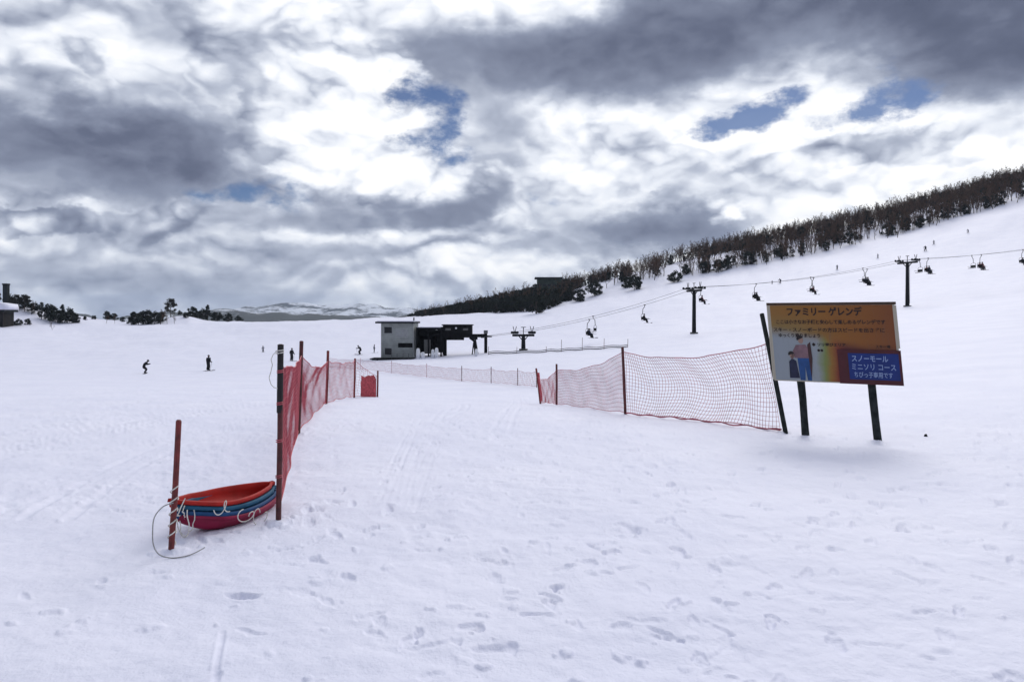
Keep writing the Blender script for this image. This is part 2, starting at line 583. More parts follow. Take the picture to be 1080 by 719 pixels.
def pchip(x, y, q):
    h = np.diff(x); d = np.diff(y) / h
    m = np.zeros_like(y)
    m[0] = d[0]; m[-1] = d[-1]
    for i in range(1, len(x) - 1):
        if d[i - 1] * d[i] > 0:
            w1 = 2 * h[i] + h[i - 1]; w2 = h[i] + 2 * h[i - 1]
            m[i] = (w1 + w2) / (w1 / d[i - 1] + w2 / d[i])
    q = np.clip(q, x[0], x[-1])
    i = np.clip(np.searchsorted(x, q) - 1, 0, len(x) - 2)
    t = (q - x[i]) / h[i]
    return ((2 * t ** 3 - 3 * t ** 2 + 1) * y[i] + (t ** 3 - 2 * t ** 2 + t) * h[i] * m[i]
            + (-2 * t ** 3 + 3 * t ** 2) * y[i + 1] + (t ** 3 - t ** 2) * h[i] * m[i + 1])


MOUNDS = [  # px, Y, height, radius x, radius y
    (12, 240, 3.6, 12, 16), (50, 246, 2.0, 9, 14), (-90, 240, 6, 25, 25), (95, 262, 1.5, 22, 14), (192, 252, 3.2, 6, 9),
]


def ground_z(X, Y, detail=True):
    X = np.atleast_1d(np.asarray(X, float)); Y = np.atleast_1d(np.asarray(Y, float))
    th = np.arctan2(X, Y); r = np.maximum(np.hypot(X, Y), 1e-3)
    lr = np.log(r)
    Z = np.array([pchip(CLR[i], CZ[i], lr) for i in range(len(CTH))])       # (ncol, n)
    thc = np.clip(th, CTH[0], CTH[-1])
    i = np.clip(np.searchsorted(CTH, thc) - 1, 0, len(CTH) - 2)
    n = np.arange(len(th))
    h = np.diff(CTH)
    t = (thc - CTH[i]) / h[i]
    d = (Z[1:] - Z[:-1]) / h[:, None]
    mm = np.vstack([d[:1], (d[1:] * h[:-1, None] + d[:-1] * h[1:, None]) / (h[1:] + h[:-1])[:, None], d[-1:]])
    z = ((2 * t ** 3 - 3 * t ** 2 + 1) * Z[i, n] + (t ** 3 - 2 * t ** 2 + t) * h[i] * mm[i, n]
         + (-2 * t ** 3 + 3 * t ** 2) * Z[i + 1, n] + (t ** 3 - t ** 2) * h[i] * mm[i + 1, n])
    for (px, my, mh, rx, ry) in MOUNDS:
        mx = (px - 540) / F * my
        z = z + mh * np.exp(-((X - mx) / rx) ** 2 - ((Y - my) / ry) ** 2)
    if detail:
        k = np.clip((r - 60) / 120, 0, 1)
        z = z + k * fbm(X / 14, Y / 14, 4, 5) * .9
        z = z + np.clip(r / 40, .25, 1) * fbm(X / 3.1, Y / 3.1, 3, 9) * .07
    return z


def gz(x, y):
    return float(ground_z(x, y)[0])


def at(px, Y, dz=0.0):
    x = (px - 540) / F * Y
    return Vector((x, Y, gz(x, Y) + dz))


YSCAN = np.exp(np.linspace(math.log(3), math.log(600), 1500))


def hit(px, py, ymin=3):
    """first point of the snow seen along the sight line"""
    X = (px - 540) / F * YSCAN
    zr = (HY - py) / F * YSCAN
    g = ground_z(X, YSCAN)
    ok = np.where((zr <= g) & (YSCAN >= ymin))[0]
    i = ok[0] if len(ok) else len(YSCAN) - 1
    return Vector((X[i], YSCAN[i], g[i]))


def pxz(px, py, Y):
    return Vector(((px - 540) / F * Y, Y, (HY - py) / F * Y))


rng = np.random.default_rng(7)
random.seed(11)


def build_ground():
    fine = np.arange(-41, 41.001, .075)
    coarse = np.concatenate([np.arange(41.7, 180, 2.2), np.arange(-180 + 1.1, -41.5, 2.2)])
    th = np.radians(np.sort(np.concatenate([fine, coarse])))
    rs = [.4, .9, 1.5, 2.1, 2.7]
    r = 3.1
    while r < 4800:
        rs.append(r)
        r += min(max(r * r * .00072, .010), r * .03)
    rs = np.array(rs)
    TH, RR = np.meshgrid(th, rs)
    X = (np.sin(TH) * RR).ravel(); Y = (np.cos(TH) * RR).ravel()
    Z = ground_z(X, Y)
    r = np.hypot(X, Y)
    near = (r < 60) & (Y > 0)
    xn, yn = X[near], Y[near]; rn = r[near]
    z = np.zeros_like(xn)
    fade = np.clip((60 - rn) / 35, 0, 1)
    z += fade * fbm(xn / .75, yn / .75, 4, 21, .55) * .042
    chop = np.clip(fbm(xn / 2.3, yn / 2.3, 2, 31) + .25, 0, 1)
    z += fade * chop * fbm(xn / .16, yn / .16, 3, 41, .6) * .030

    wob = fbm(xn / .07, yn / .07, 2, 61)

    def dent(cx, cy, a, ln, wd, dep, rim=.10):
        s = (np.abs(xn - cx) < ln * 2.2) & (np.abs(yn - cy) < ln * 2.2)
        dx = xn[s] - cx; dy = yn[s] - cy
        u = dx * math.cos(a) + dy * math.sin(a); w = -dx * math.sin(a) + dy * math.cos(a)
        q = np.sqrt((u / (ln / 2)) ** 2 + (w / (wd / 2)) ** 2) * (1 + .9 * wob[s])
        z[s] += -dep * np.clip(1.15 - q ** 3, 0, 1) + dep * rim * np.exp(-((q - 1.35) / .28) ** 2)

    # boot prints: walking lines crossing the foreground, and scattered ones
    trails = [((1.2, 4.2), (5.6, 11.5)), ((2.9, 4.3), (4.2, 9.0)), ((-.6, 4.4), (4.8, 12.6)), ((4.2, 6.0), (9.0, 13.0)),
              ((-1.9, 6.5), (1.0, 14.0)), ((1.6, 6.2), (2.6, 17.0)), ((-2.0, 8.4), (-1.2, 16.0)), ((3.3, 7.0), (10.5, 15.5)),
              ((-1.1, 5.0), (-2.4, 8.6))]
    for (p, q) in trails:
        p = np.array(p); q = np.array(q); d = q - p; ln = np.hypot(*d); a = math.atan2(d[1], d[0])
        k = 0; s = 0
        while s < ln:
            side = .11 if k % 2 else -.11
            c = p + d / ln * s + np.array([-math.sin(a), math.cos(a)]) * (side + random.gauss(0, .04))
            dent(c[0], c[1], a + random.gauss(0, .22), random.uniform(.22, .30), random.uniform(.08, .11), random.uniform(.010, .028))
            s += random.uniform(.42, .72); k += 1
    for _ in range(520):
        rr = 3.8 + 22 * random.random() ** 1.5; t = R(random.uniform(-38, 40))
        if t < R(-12) and random.random() < .55: continue
        dent(rr * math.sin(t), rr * math.cos(t), random.uniform(0, 6.3), random.uniform(.14, .32), random.uniform(.05, .11), random.uniform(.006, .023))
    # lumps of kicked-up snow
    for _ in range(420):
        rr = 3.7 + 16 * random.random() ** 1.4; t = R(random.uniform(-38, 40))
        w = random.uniform(.03, .11)
        dent(rr * math.sin(t), rr * math.cos(t), random.uniform(0, 6.3), w * 1.5, w, -random.uniform(.006, .020), 0)

    # ski grooves: pairs of shallow lines
    def groove(pts, wd=.07, dep=.012):
        pts = np.array(pts)
        best = np.full(len(xn), 9.0)
        for a, b in zip(pts[:-1], pts[1:]):
            d = b - a; ln = np.hypot(*d); u = d / ln
            rx = xn - a[0]; ry = yn - a[1]
            s = np.clip(rx * u[0] + ry * u[1], 0, ln)
            np.minimum(best, np.hypot(rx - u[0] * s, ry - u[1] * s), out=best)
        m = best < wd * 2
        q = best[m] / (wd / 2)
        z[m] += (-dep * np.clip(1.1 - q ** 2, 0, 1) + dep * .3 * np.exp(-((q - 1.4) / .4) ** 2)) * (.6 + 1.2 * np.clip(fbm(xn[m] / .8, yn[m] / .8, 2, 51) + .3, 0, 1))

    def skitrack(x0, y0, x1, y1, wd=.07, dep=.014, gap=.2, bend=0.0):
        n = 9
        dx, dy = x1 - x0, y1 - y0; ln = math.hypot(dx, dy); nx, ny = -dy / ln, dx / ln
        for s in (-.5, .5):
            groove([(x0 + dx * t + nx * (s * gap + bend * math.sin(math.pi * t)), y0 + dy * t + ny * (s * gap + bend * math.sin(math.pi * t)))
                    for t in np.linspace(0, 1, n)], wd, dep)
    for k in range(5):
        skitrack(-1.55 + .10 * k, 8.2 + .3 * random.random(), -2.3 + .22 * k, 17 + 3 * random.random(), (.06), .0034, .16, random.uniform(-.25, .25))
    groove([(-1.64, 4.05), (-1.78, 4.4), (-1.96, 4.95)], .045, .008)
    for k in range(10):
        x0 = random.uniform(-9.5, -4.3); y0 = random.uniform(7, 9)
        skitrack(x0, y0, x0 + random.uniform(-2.5, 3), y0 + random.uniform(6, 20), .14, .015, random.uniform(.22, .5), random.uniform(-.9, .9))
    for k in range(12):
        x0 = random.uniform(-4, 8); y0 = random.uniform(12, 20)
        skitrack(x0, y0, x0 + random.uniform(-6, 8), y0 + random.uniform(8, 25), .12, .009, random.uniform(.18, .4), random.uniform(-.8, .8))
    # little drifts and trodden snow round the posts
    for (px, yy) in ((293.5, 7.55), (180, 6.6), (314.5, 14.3), (344, 24.0), (659.5, 19.0), (587, 27.7), (828.5, 14.4), (847, 13.7), (922.5, 13.1)):
        cx = (px - 540) / F * yy
        dent(cx, yy + .02, 1.2, .34, .30, -.035, 0)
        dent(cx - .02, yy - .10, .3, .16, .11, .03, .1)
        for _ in range(7):
            dent(cx + random.gauss(0, .5), yy + random.gauss(0, .6), random.uniform(0, 6.3), random.uniform(.15, .30), random.uniform(.07, .11), random.uniform(.012, .03))
    Z[near] += z
    nr, nt = TH.shape
    i = np.arange(nr - 1)[:, None] * nt; j = np.arange(nt)[None, :]
    j2 = (j + 1) % nt
    f = np.stack([i + j, i + nt + j, i + nt + j2, i + j2], -1).reshape(-1, 4)[:, ::-1]
    v = np.stack([X, Y, Z], -1)
    # close the middle
    c = len(v)
    v = np.vstack([v, [[0, 0, -2.1]]])
    fan = np.stack([np.full(nt, c), (np.arange(nt) + 1) % nt, (np.arange(nt) + 1) % nt, np.arange(nt)], -1)
    me = fast_mesh('ground', v, f, [M['snow']], smooth=True)
    o = link(me, 'ground')
    tag(o, kind='structure')


build_ground()


def build_hill(name, material, px0, px1, Y, prof, seed, depth, base=-70):
    """a far ridge: rows of heights along its length, sloping down to both sides"""
    nx, ny = 150, 26
    us = np.linspace(0, 1, nx); vs = np.linspace(-1, 1, ny)
    U, V = np.meshgrid(us, vs)
    px = px0 + (px1 - px0) * U
    yy = Y + V * depth
    X = (px - 540) / F * Y
    pp = np.interp(px, [p for p, _ in prof], [q for _, q in prof])
    top = (HY - pp) / F * Y
    k = np.clip(1 - np.abs(V) ** 1.3, 0, 1)
    Z = base + (top - base) * k + fbm(X / (Y * .05), yy / (Y * .05), 5, seed) * (Y * .009) * (k + .1)
    v = np.stack([X.ravel(), yy.ravel(), Z.ravel()], -1)
    i = np.arange(ny - 1)[:, None] * nx; j = np.arange(nx - 1)[None, :]
    f = np.stack([i + j, i + j + 1, i + nx + j + 1, i + nx + j], -1).reshape(-1, 4)
    o = link(fast_mesh(name, v, f, [material], smooth=True), name)
    tag(o, kind='structure')


build_hill('hills', M['mountain'], 150, 640, 3400, [(150, 338), (240, 330), (290, 324), (330, 320), (375, 321), (410, 325), (470, 331), (640, 338)], 3, 500)
build_hill('hills', M['ridge'], -40, 470, 1900, [(-40, 334), (60, 335), (120, 334), (190, 330), (235, 326), (270, 326), (320, 331), (380, 334), (470, 338)], 8, 300)


# ------------------------------------------------------------------ trees
def tree_skeleton(rs, h, spread, levels=3, lean=.12, first=.25, density=1.0):
    """list of (p0, p1, r0, r1, level)"""
    out = []

    def grow(p, d, ln, r, lev):
        n = 4 if lev == 0 else 3
        pts = [p]
        for i in range(n):
            d2 = (d + Vector((rs.gauss(0, lean), rs.gauss(0, lean), rs.gauss(0, lean * .5) + (.05 if lev else 0)))).normalized()
            q = pts[-1] + d2 * ln / n
            out.append((pts[-1], q, r * (1 - .75 * i / n), r * (1 - .75 * (i + 1) / n), lev))
            pts.append(q); d = d2
        if lev >= levels: return
        nb = int((9, 6, 4)[min(lev, 2)] * density)
        for b in range(nb):
            t = first + (1 - first) * (b + rs.random()) / nb if lev == 0 else .25 + .75 * rs.random()
            k = min(int(t * n), n - 1)
            o = pts[k].lerp(pts[k + 1], t * n - k)
            a = rs.uniform(0, 2 * math.pi)
            out_d = Vector((math.cos(a), math.sin(a), rs.uniform(.35, 1.1))).normalized()
            nd = (out_d * (1.0 if lev == 0 else .8) + d * .55).normalized()
            grow(o, nd, ln * spread * rs.uniform(.65, 1.1) * ((1.15 - .55 * t) if lev == 0 else .8), r * .42, lev + 1)
    grow(Vector((0, 0, -.3)), Vector((0, 0, 1)), h, h * .016 + .03, 0)
    return out


def bare_tree(seed, h, spread=.48, density=1.0, twig_w=.030):
    rs = random.Random(seed)
    sk = tree_skeleton(rs, h, spread, density=density)
    tr = MB(); cr = MB()
    for (a, b, r0, r1, lev) in sk:
        if lev <= 0:
            tr.tube([a, b], [r0, r1], 5, cap=False)
            if b.z > h * .7:
                for _ in range(16):
                    m = a.lerp(b, rs.random())
                    e = m + Vector((rs.gauss(0, 1), rs.gauss(0, 1), rs.uniform(.2, 1.2))) * h * .07
                    sv = Vector((rs.gauss(0, 1), rs.gauss(0, 1), 0)).normalized() * twig_w * .8
                    cr.quad([m - sv, m + sv, e])
        elif lev == 1:
            cr.tube([a, b], [max(r0, .03), max(r1, .022)], 3, cap=False)
        else:
            s = Vector((rs.gauss(0, 1), rs.gauss(0, 1), rs.gauss(0, 1))).cross(b - a)
            if s.length < 1e-6: continue
            s = s.normalized() * twig_w
            cr.quad([a - s, a + s, b])
            if lev >= 2:
                for _ in range(2):
                    m = a.lerp(b, rs.random())
                    e = m + Vector((rs.gauss(0, .3), rs.gauss(0, .3), rs.uniform(.0, .5))) * h * .07
                    cr.quad([m - s * .7, m + s * .7, e])
    return tr, cr


def evergreen(seed, h, w, leaf=.26, n=1500, shape='round', clumps=26):
    """dense dark crown of leaf-sized faces held in clumps, on a forked stem"""
    rs = random.Random(seed)
    tr = MB(); cr = MB()
    cl = []
    for i in range(clumps):
        a = rs.uniform(0, 2 * math.pi); t = rs.random()
        z = h * (.12 + .80 * t)
        if shape == 'cone':
            rad = w * .5 * (1 - t) ** .8
        elif shape == 'pine':
            rad = w * .5 * (.35 + .65 * math.sin(math.pi * min(1, t * 1.05)) ** .6); z = h * (.35 + .6 * t)
        else:
            rad = w * .5 * math.sqrt(max(.08, 1 - (2 * t - .75) ** 2 * .62))
        q = rad * math.sqrt(rs.uniform(.15, 1)) * .85
        cl.append((Vector((math.cos(a) * q, math.sin(a) * q, z)), rs.uniform(.10, .20) * min(w, h) * (1 if shape != 'cone' else .75)))
    tops = sorted(cl, key=lambda c: c[0].z)
    for (c, r) in cl:
        s = Vector((c.x * .25, c.y * .25, h * .05 + c.z * .35)) if shape == 'round' else Vector((0, 0, max(.1, c.z - r)))
        tr.tube([s, s.lerp(c, .6) + Vector((0, 0, .1)), c], [.05 + h * .006, .04, .02], 4, cap=False)
    ht = tops[-1][0].z
    tr.tube([(0, 0, -.4), (rs.gauss(0, .05), rs.gauss(0, .05), ht * .5), (0, 0, ht)], [h * .018 + .05, h * .012 + .03, .02], 6)
    for (c, r) in cl:
        for _ in range(9):
            d = Vector((rs.gauss(0, 1), rs.gauss(0, 1), rs.gauss(.4, .8))).normalized()
            e = c + d * r * rs.uniform(1.2, 1.9)
            sd_ = d.cross(Vector((rs.gauss(0, 1), rs.gauss(0, 1), 0))).normalized() * .05
            cr.quad([c - sd_, c + sd_, e])
    for i in range(n):
        c, r = rs.choice(cl)
        d = Vector((rs.gauss(0, 1), rs.gauss(0, 1), rs.gauss(0, .8)))
        d = d.normalized() * r * rs.random() ** .4
        p = c + d
        u = Vector((rs.gauss(0, 1), rs.gauss(0, 1), rs.gauss(0, .6))).normalized()
        v = u.cross(Vector((rs.gauss(0, 1), rs.gauss(0, 1), rs.gauss(0, 1)))).normalized()
        l = leaf * rs.uniform(.6, 1.5)
        cr.quad([p - u * l, p + v * l * .45, p + u * l, p - v * l * .45])
    return tr, cr


class Proto:
    def __init__(s, pair, mt, mc, name):
        s.tr = pair[0].mesh(name + '_trunk', mt, True)
        s.cr = pair[1].mesh(name + '_crown', mc)

    def place(s, name, label, loc, scale=1.0, rz=None, group=None, cat='tree', squash=1.0):
        t = thing(name, label, cat, loc, random.uniform(0, 6.28) if rz is None else rz, group)
        t.scale = (scale, scale, scale * squash)
        link(s.tr, 'trunk' if cat == 'tree' else 'stem', t)
        link(s.cr, 'crown' if cat == 'tree' else 'foliage', t)
        return t


bare = [Proto(bare_tree(100 + i, 8.0, .46, 1.15, .034), M['bark'], M['twig'], 'bare') for i in range(4)]
bush = [Proto(evergreen(200 + i, 5.0, 6.2, .27, 1700, 'round', 24), M['bark'], M['needle'], 'bush') for i in range(4)]
conif = [Proto(evergreen(300 + i, 8.0, 4.4, .24, 1300, 'cone', 30), M['bark'], M['needle'], 'conifer') for i in range(2)]
pine = [Proto(evergreen(320 + i, 8.0, 5.2, .26, 1500, 'pine', 22), M['bark'], M['leaf_dark'], 'pine') for i in range(2)]


# the wood on the hillside: one mass of leafless trunks and twigs with dark evergreens among them
def woods():
    protos = []
    for i in range(6):
        tr, cr = bare_tree(400 + i, 8.0, .44, .8, .040)
        v = np.array(tr.v + cr.v); k = len(tr.v)
        tri = []; mi = []
        for f in tr.f:
            for q in range(1, len(f) - 1): tri.append((f[0], f[q], f[q + 1])); mi.append(0)
        for f in cr.f:
            for q in range(1, len(f) - 1): tri.append((f[0] + k, f[q] + k, f[q + 1] + k)); mi.append(1)
        protos.append((v, np.array(tri), np.array(mi)))
    for i in range(3):
        tr, cr = evergreen(450 + i, 6.0, 5.0, .36, 420, 'round', 18)
        v = np.array(tr.v + cr.v); k = len(tr.v)
        tri = []; mi = []
        for f in tr.f:
            for q in range(1, len(f) - 1): tri.append((f[0], f[q], f[q + 1])); mi.append(0)
        for f in cr.f:
            for q in range(1, len(f) - 1): tri.append((f[0] + k, f[q] + k, f[q + 1] + k)); mi.append(2)
        protos.append((v, np.array(tri), np.array(mi)))
    rs = random.Random(5)
    VV = []; FF = []; MM = []; off = 0

    def put(x, y, s, ev):
        nonlocal off
        v, f, m = protos[rs.randrange(6, 9) if rs.random() < ev else rs.randrange(6)]
        a = rs.uniform(0, 6.28); c, sn = math.cos(a), math.sin(a)
        w = np.empty_like(v)
        w[:, 0] = (v[:, 0] * c - v[:, 1] * sn) * s + x
        w[:, 1] = (v[:, 0] * sn + v[:, 1] * c) * s + y
        w[:, 2] = v[:, 2] * s * rs.uniform(.85, 1.15) + gz(x, y) - .2
        VV.append(w); FF.append(f + off); MM.append(m); off += len(v)
    n = 0
    while n < 3000:
        px = rs.uniform(595, 1240)
        # lower limit of the wood recedes up the slope
        lo = np.interp(px, [595, 640, 700, 760, 830, 900, 960, 1080, 1300], [318, 306, 290, 276, 268, 262, 260, 258, 256])
        hi = np.interp(px, [595, 700, 900, 1080, 1300], [336, 340, 342, 342, 345])
        y = lo + (hi - lo) * rs.random() ** 1.0 + rs.gauss(0, 2.5)
        x = (px - 540) / F * y
        gap = fbm(np.array([x / 8]), np.array([y / 12]), 2, 77)[0]
        if gap < float(np.interp(px, [600, 740, 800, 900], [.0, -.03, -.14, -.22])) and y < lo + float(np.interp(px, [600, 760, 900], [40, 40, 26])): continue
        put(x, y, rs.uniform(.62, .90) * float(np.interp(px, [595, 700, 1080], [.85, .95, 1.0])), .12); n += 1
    n = 0
    while n < 1100:      # the dark wooded tongue running down and away to the left
        px = rs.uniform(415, 600)
        lo = np.interp(px, [415, 440, 490, 540, 580, 600], [560, 330, 272, 258, 252, 285])
        y = lo + (470 - lo) * rs.random() ** 1.4
        if 555 < px < 602 and y > 298 and y < 322: continue
        x = (px - 540) / F * y
        put(x, y, rs.uniform(.62, .95) * float(np.interp(px, [415, 450, 500, 560], [.35, .62, .9, 1.0])), .82); n += 1
    for _ in range(70):     # round the foot of the lodge
        px = rs.uniform(556, 604); y = rs.uniform(276, 298)
        put((px - 540) / F * y, y, rs.uniform(.55, .85), .75)
    v = np.vstack(VV); f = np.vstack(FF); m = np.concatenate(MM)
    o = link(fast_mesh('woods', v, f, [M['bark'], M['twig'], M['needle']], m), 'woods')
    tag(o, 'dark leafless wood covering the snowy hillside along the skyline', 'woods', kind='stuff')


woods()

# ------------------------------------------------------------------ single trees and bushes in front of the wood
HB = 'dark bushes along the lower edge of the hillside wood'
for i, (px, py, s, kind, lab) in enumerate([
    (566, 330, 1.20, 'b', 'tall black-green bush at the low end of the wood below the flat-roofed lodge'),
    (552, 329, .95, 'b', 'dark bush half hidden in the wood left of the tall bush under the lodge'),
    (612, 318, .85, 'b', 'low round bush on open snow just right of the lodge'),
    (627, 312, .95, 'b', 'dark bush behind the low round bush right of the lodge'),
    (606, 303, .55, 'b', 'small bush touching the right end of the lodge'),
    (669, 306, 1.0, 'b', 'broad dark bush on the slope above the chairs nearest the station'),
    (661, 303, .7, 'b', 'smaller bush close against the left of the broad dark bush'),
    (712, 298, .80, 'b', 'lone flat bush on white snow straight above the middle lift tower'),
    (745, 288, .80, 'b', 'left bush of the pair right of the lone flat bush'),
    (760, 286, .85, 'b', 'right bush of the pair right of the lone flat bush'),
    (790, 279, .85, 'b', 'wide bush at the edge of the wood above the left corner of the sign'),
    (822, 271, .80, 'b', 'bush at the foot of the wood above the middle of the sign'),
    (935, 248, .80, 'b', 'bush standing forward of the wood left of the highest lift tower'),
    (905, 254, .5, 'b', 'small bush left of the one standing forward of the wood'),
    (1018, 226, .70, 'b', 'highest dark bush at the wood edge near the right border'),
]):
    p = hit(px, py, 60)
    bush[i % 4].place('bush', lab, p - Vector((0, 0, .2)), s * 1.15 * p.y / 260, group=HB, cat='bush', squash=.92)
for i, (px, py, s, lab) in enumerate([
    (648, 301, 1.0, 'bare tree on the snow gap between the lodge and the broad bush'),
    (640, 304, .8, 'short bare tree left of the bare tree in the snow gap'),
    (690, 296, 1.05, 'bare tree between the broad bush and the lone flat bush'),
    (700, 291, .9, 'bare tree right behind the lone flat bush'),
    (728, 287, .95, 'bare tree between the lone flat bush and the bush pair'),
    (775, 278, .95, 'bare tree between the bush pair and the wide bush'),
    (806, 272, .9, 'bare tree right of the wide bush above the sign'),
    (850, 263, .9, 'bare tree at the wood edge above the right half of the sign'),
]):
    p = hit(px, py, 60)
    bare[i % 4].place('bare_tree', lab, p - Vector((0, 0, .2)), s * p.y / 270, group='bare trees at the edge of the hillside wood')

# left skyline
LG = 'trees on the snowy rise at the left'
LT = [(-6, 238, 1.0, 'p', 'pine cut by the left border behind the dark house'), (17, 236, .80, 'p', 'brownish pine right beside the dark tower'),
      (26, 237, .90, 'p', 'brownish pine second to the right of the dark tower'), (12, 240, .80, 'b', 'broad brownish tree directly behind the snowy roof'), (24, 239, .74, 'b', 'low rounded tree under the two brownish pines'),
      (36, 238, .66, 'b', 'low rounded tree just left of the slim dark conifer'), (33, 236, .70, 'r', 'bare tree between the brownish pines and the conifers on the left rise'),
      (44, 234, .95, 'c', 'slim dark conifer at the left end of the rounded tree group'), (52, 236, .92, 'b', 'round crowned dark tree right of the slim conifer'),
      (59, 234, .86, 'b', 'second round crowned dark tree on the left rise'), (66, 236, 1.02, 'c', 'pointed conifer rising from the rounded tree group'),
      (71, 235, .90, 'b', 'dark tree touching the pointed conifer on its right'), (78, 236, .62, 'b', 'lowest dark tree at the right end of the rounded tree group')]
for i, (px, Y, s, k, lab) in enumerate(LT):
    if lab is None: continue
    p = at(px, Y, -.2)
    pr = {'p': pine, 'c': conif, 'b': bush, 'r': bare}[k]
    pr[i % len(pr)].place('conifer' if k == 'c' else 'pine_tree' if k == 'p' else 'tree', lab, p, s * (1.08 if k == 'b' else .8), group=LG)
FG = 'bushes on the far edge of the snowfield'
for i, (px, Y, s, k, lab) in enumerate([
    (112, 262, .62, 'b', 'low flat bush on the skyline between the left rise and the middle clump'),
    (120, 264, .56, 'b', 'smaller flat bush right of the low flat one on the skyline'),
    (112, 244, .34, 'r', 'thin bare shrub on the snow under the low flat skyline bush'),
    (121, 245, .30, 'r', 'second thin bare shrub under the flat skyline bushes'),
    (90, 250, .30, 'b', 'low scrub right at the end of the left tree group'),
    (99, 256, .34, 'b', 'patch of low scrub between the left tree group and the flat skyline bushes'),
    (129, 256, .40, 'b', 'low scrub just right of the flat skyline bushes'),
    (190, 250, .34, 'b', 'scrub on top of the snow bank right of the tall pine'),
    (196, 248, .40, 'b', 'scrub running down the right face of the snow bank'),
    (146, 240, 1.05, 'b', 'left dark bush of the clump beside the snow bank'),
    (155, 242, 1.0, 'b', 'second dark bush of the clump beside the snow bank'),
    (163, 240, .85, 'b', 'third dark bush of the clump, smaller and nearer the bank'),
    (171, 243, .72, 'b', 'fourth bush of the clump, low and half buried in the bank'),
    (138, 242, .55, 'b', 'smallest bush at the left end of the snow bank clump'),
    (169, 238, .62, 'r', 'thin bare tree in front of the snow bank clump'),
    (180, 254, .86, 'p', 'single tall pine standing above the snow bank'),
    (176, 238, .45, 'r', 'short bare sapling under the single tall pine'),
    (184, 239, .40, 'r', 'low bare shrub on the face of the snow bank'),
    (203, 262, .95, 'b', 'dark bush at the right foot of the snow bank'),
    (213, 262, .85, 'b', 'bush right of the snow bank with a pointed top beside it'),
    (219, 264, .80, 'c', 'small pointed conifer right of the snow bank'),
    (229, 268, .85, 'b', 'low bush right of the small pointed conifer'),
    (241, 272, .75, 'b', 'next to last low bush before the far mountain'),
    (252, 276, .62, 'b', 'rightmost low bush before the far mountain'),
    (29, 224, .42, 'b', 'small bush on the white slope below the dark tower'),
    (55, 205, .28, 'r', 'tiny bare shrub alone on the snow at the left'),
    (10, 222, .50, 'b', 'snowy scrub in front of the dark house'),
    (19, 221, .46, 'b', 'second patch of scrub right of the dark house'),
]):
    p = at(px, Y, -.2)
    pr = {'c': conif, 'b': bush, 'r': bare, 'p': pine}[k]
    nm = {'c': 'conifer', 'b': 'bush', 'r': 'bare_tree', 'p': 'pine_tree'}[k]
    pr[i % len(pr)].place(nm, lab, p, s * (.95 if k == 'b' else 1), group=FG, cat='bush' if k == 'b' else 'tree')


# ------------------------------------------------------------------ buildings
def lodge():
    p = hit(578, 309, 200)
    p = at(579, 312, 0)
    t = thing('lodge', 'dark green flat-roofed lodge standing on the hillside at the end of the wood', 'building', (p.x, p.y, p.z), 0)
    s = p.y / F
    top = (HY - 294.3) / F * p.y - p.z
    b = MB(); b.box((0, 0, top * .5 - 1), (25 * s, 7, top + 2)); b.build('wall', M['lodge_wall'], t)
    b = MB(); b.box((-.2, 0, top + .3), (29 * s, 8.6, .6)); b.build('roof', M['lodge_dark'], t)
    for k in range(5):
        w = MB(); w.box(((-10 + 5 * k) * s, -3.53, top * .62), (1.5, .06, .9))
        w.build('window', M['glass'], t)
    d = MB(); d.box((9.2 * s, -3.54, top * .3), (1.0, .08, top * .55)); d.build('door', M['lodge_dark'], t)
    a = MB(); a.box((15.2 * s, .5, top * .32 - .5), (6 * s, 5.5, top * .64 + 1)); a.build('annex', M['lodge_dark'], t)


lodge()


def left_house():
    p = at(2, 216, 0)
    zt = (HY - 320) / F * 216 - p.z
    t = thing('house', 'dark low house with thick snow on its roof at the left border', 'building', (p.x - 3.2, p.y, p.z - .5), R(8))
    b = MB(); b.box((0, 0, zt * .35 - .5), (9.5, 6, zt * .7 + 1)); b.build('wall', M['brown_wall'], t)
    b = MB()
    b.prism([(-5.6, zt * .70), (5.6, zt * .70), (5.2, zt * .98), (0, zt * 1.02), (-5.2, zt * .98)], -3.8, 3.8)
    r = b.build('roof', M['lodge_dark'], t)
    b = MB()
    b.prism([(-5.7, zt * .80), (5.7, zt * .80), (5.4, zt * 1.05), (2, zt * 1.12), (-5.4, zt * 1.10)], -4.0, 4.0)
    b.build('roof_snow', M['snow'], r, True)
    for x in (-2.6, .2, 2.8):
        w = MB(); w.box((x, -3.03, zt * .38), (1.3, .08, .9)); w.build('window', M['glass'], t)
    q = at(6.5, 236, 0)
    h = (HY - 299) / F * 236 - q.z
    t = thing('tower', 'slim dark square tower rising behind the trees at the left border', 'tower', (q.x, q.y, q.z))
    b = MB(); b.box((0, 0, h / 2 - .5), (1.35, 1.35, h + 1 - .5)); b.build('shaft', M['lodge_dark'], t)
    b = MB(); b.box((0, 0, h - .25), (1.6, 1.6, .5)); b.build('cap', M['machine'], t)


left_house()

# ------------------------------------------------------------------ lift station
ST_Y = 99.0


def X_(px, Y=ST_Y): return (px - 540) / F * Y
def Z_(py, Y=ST_Y): return (HY - py) / F * Y


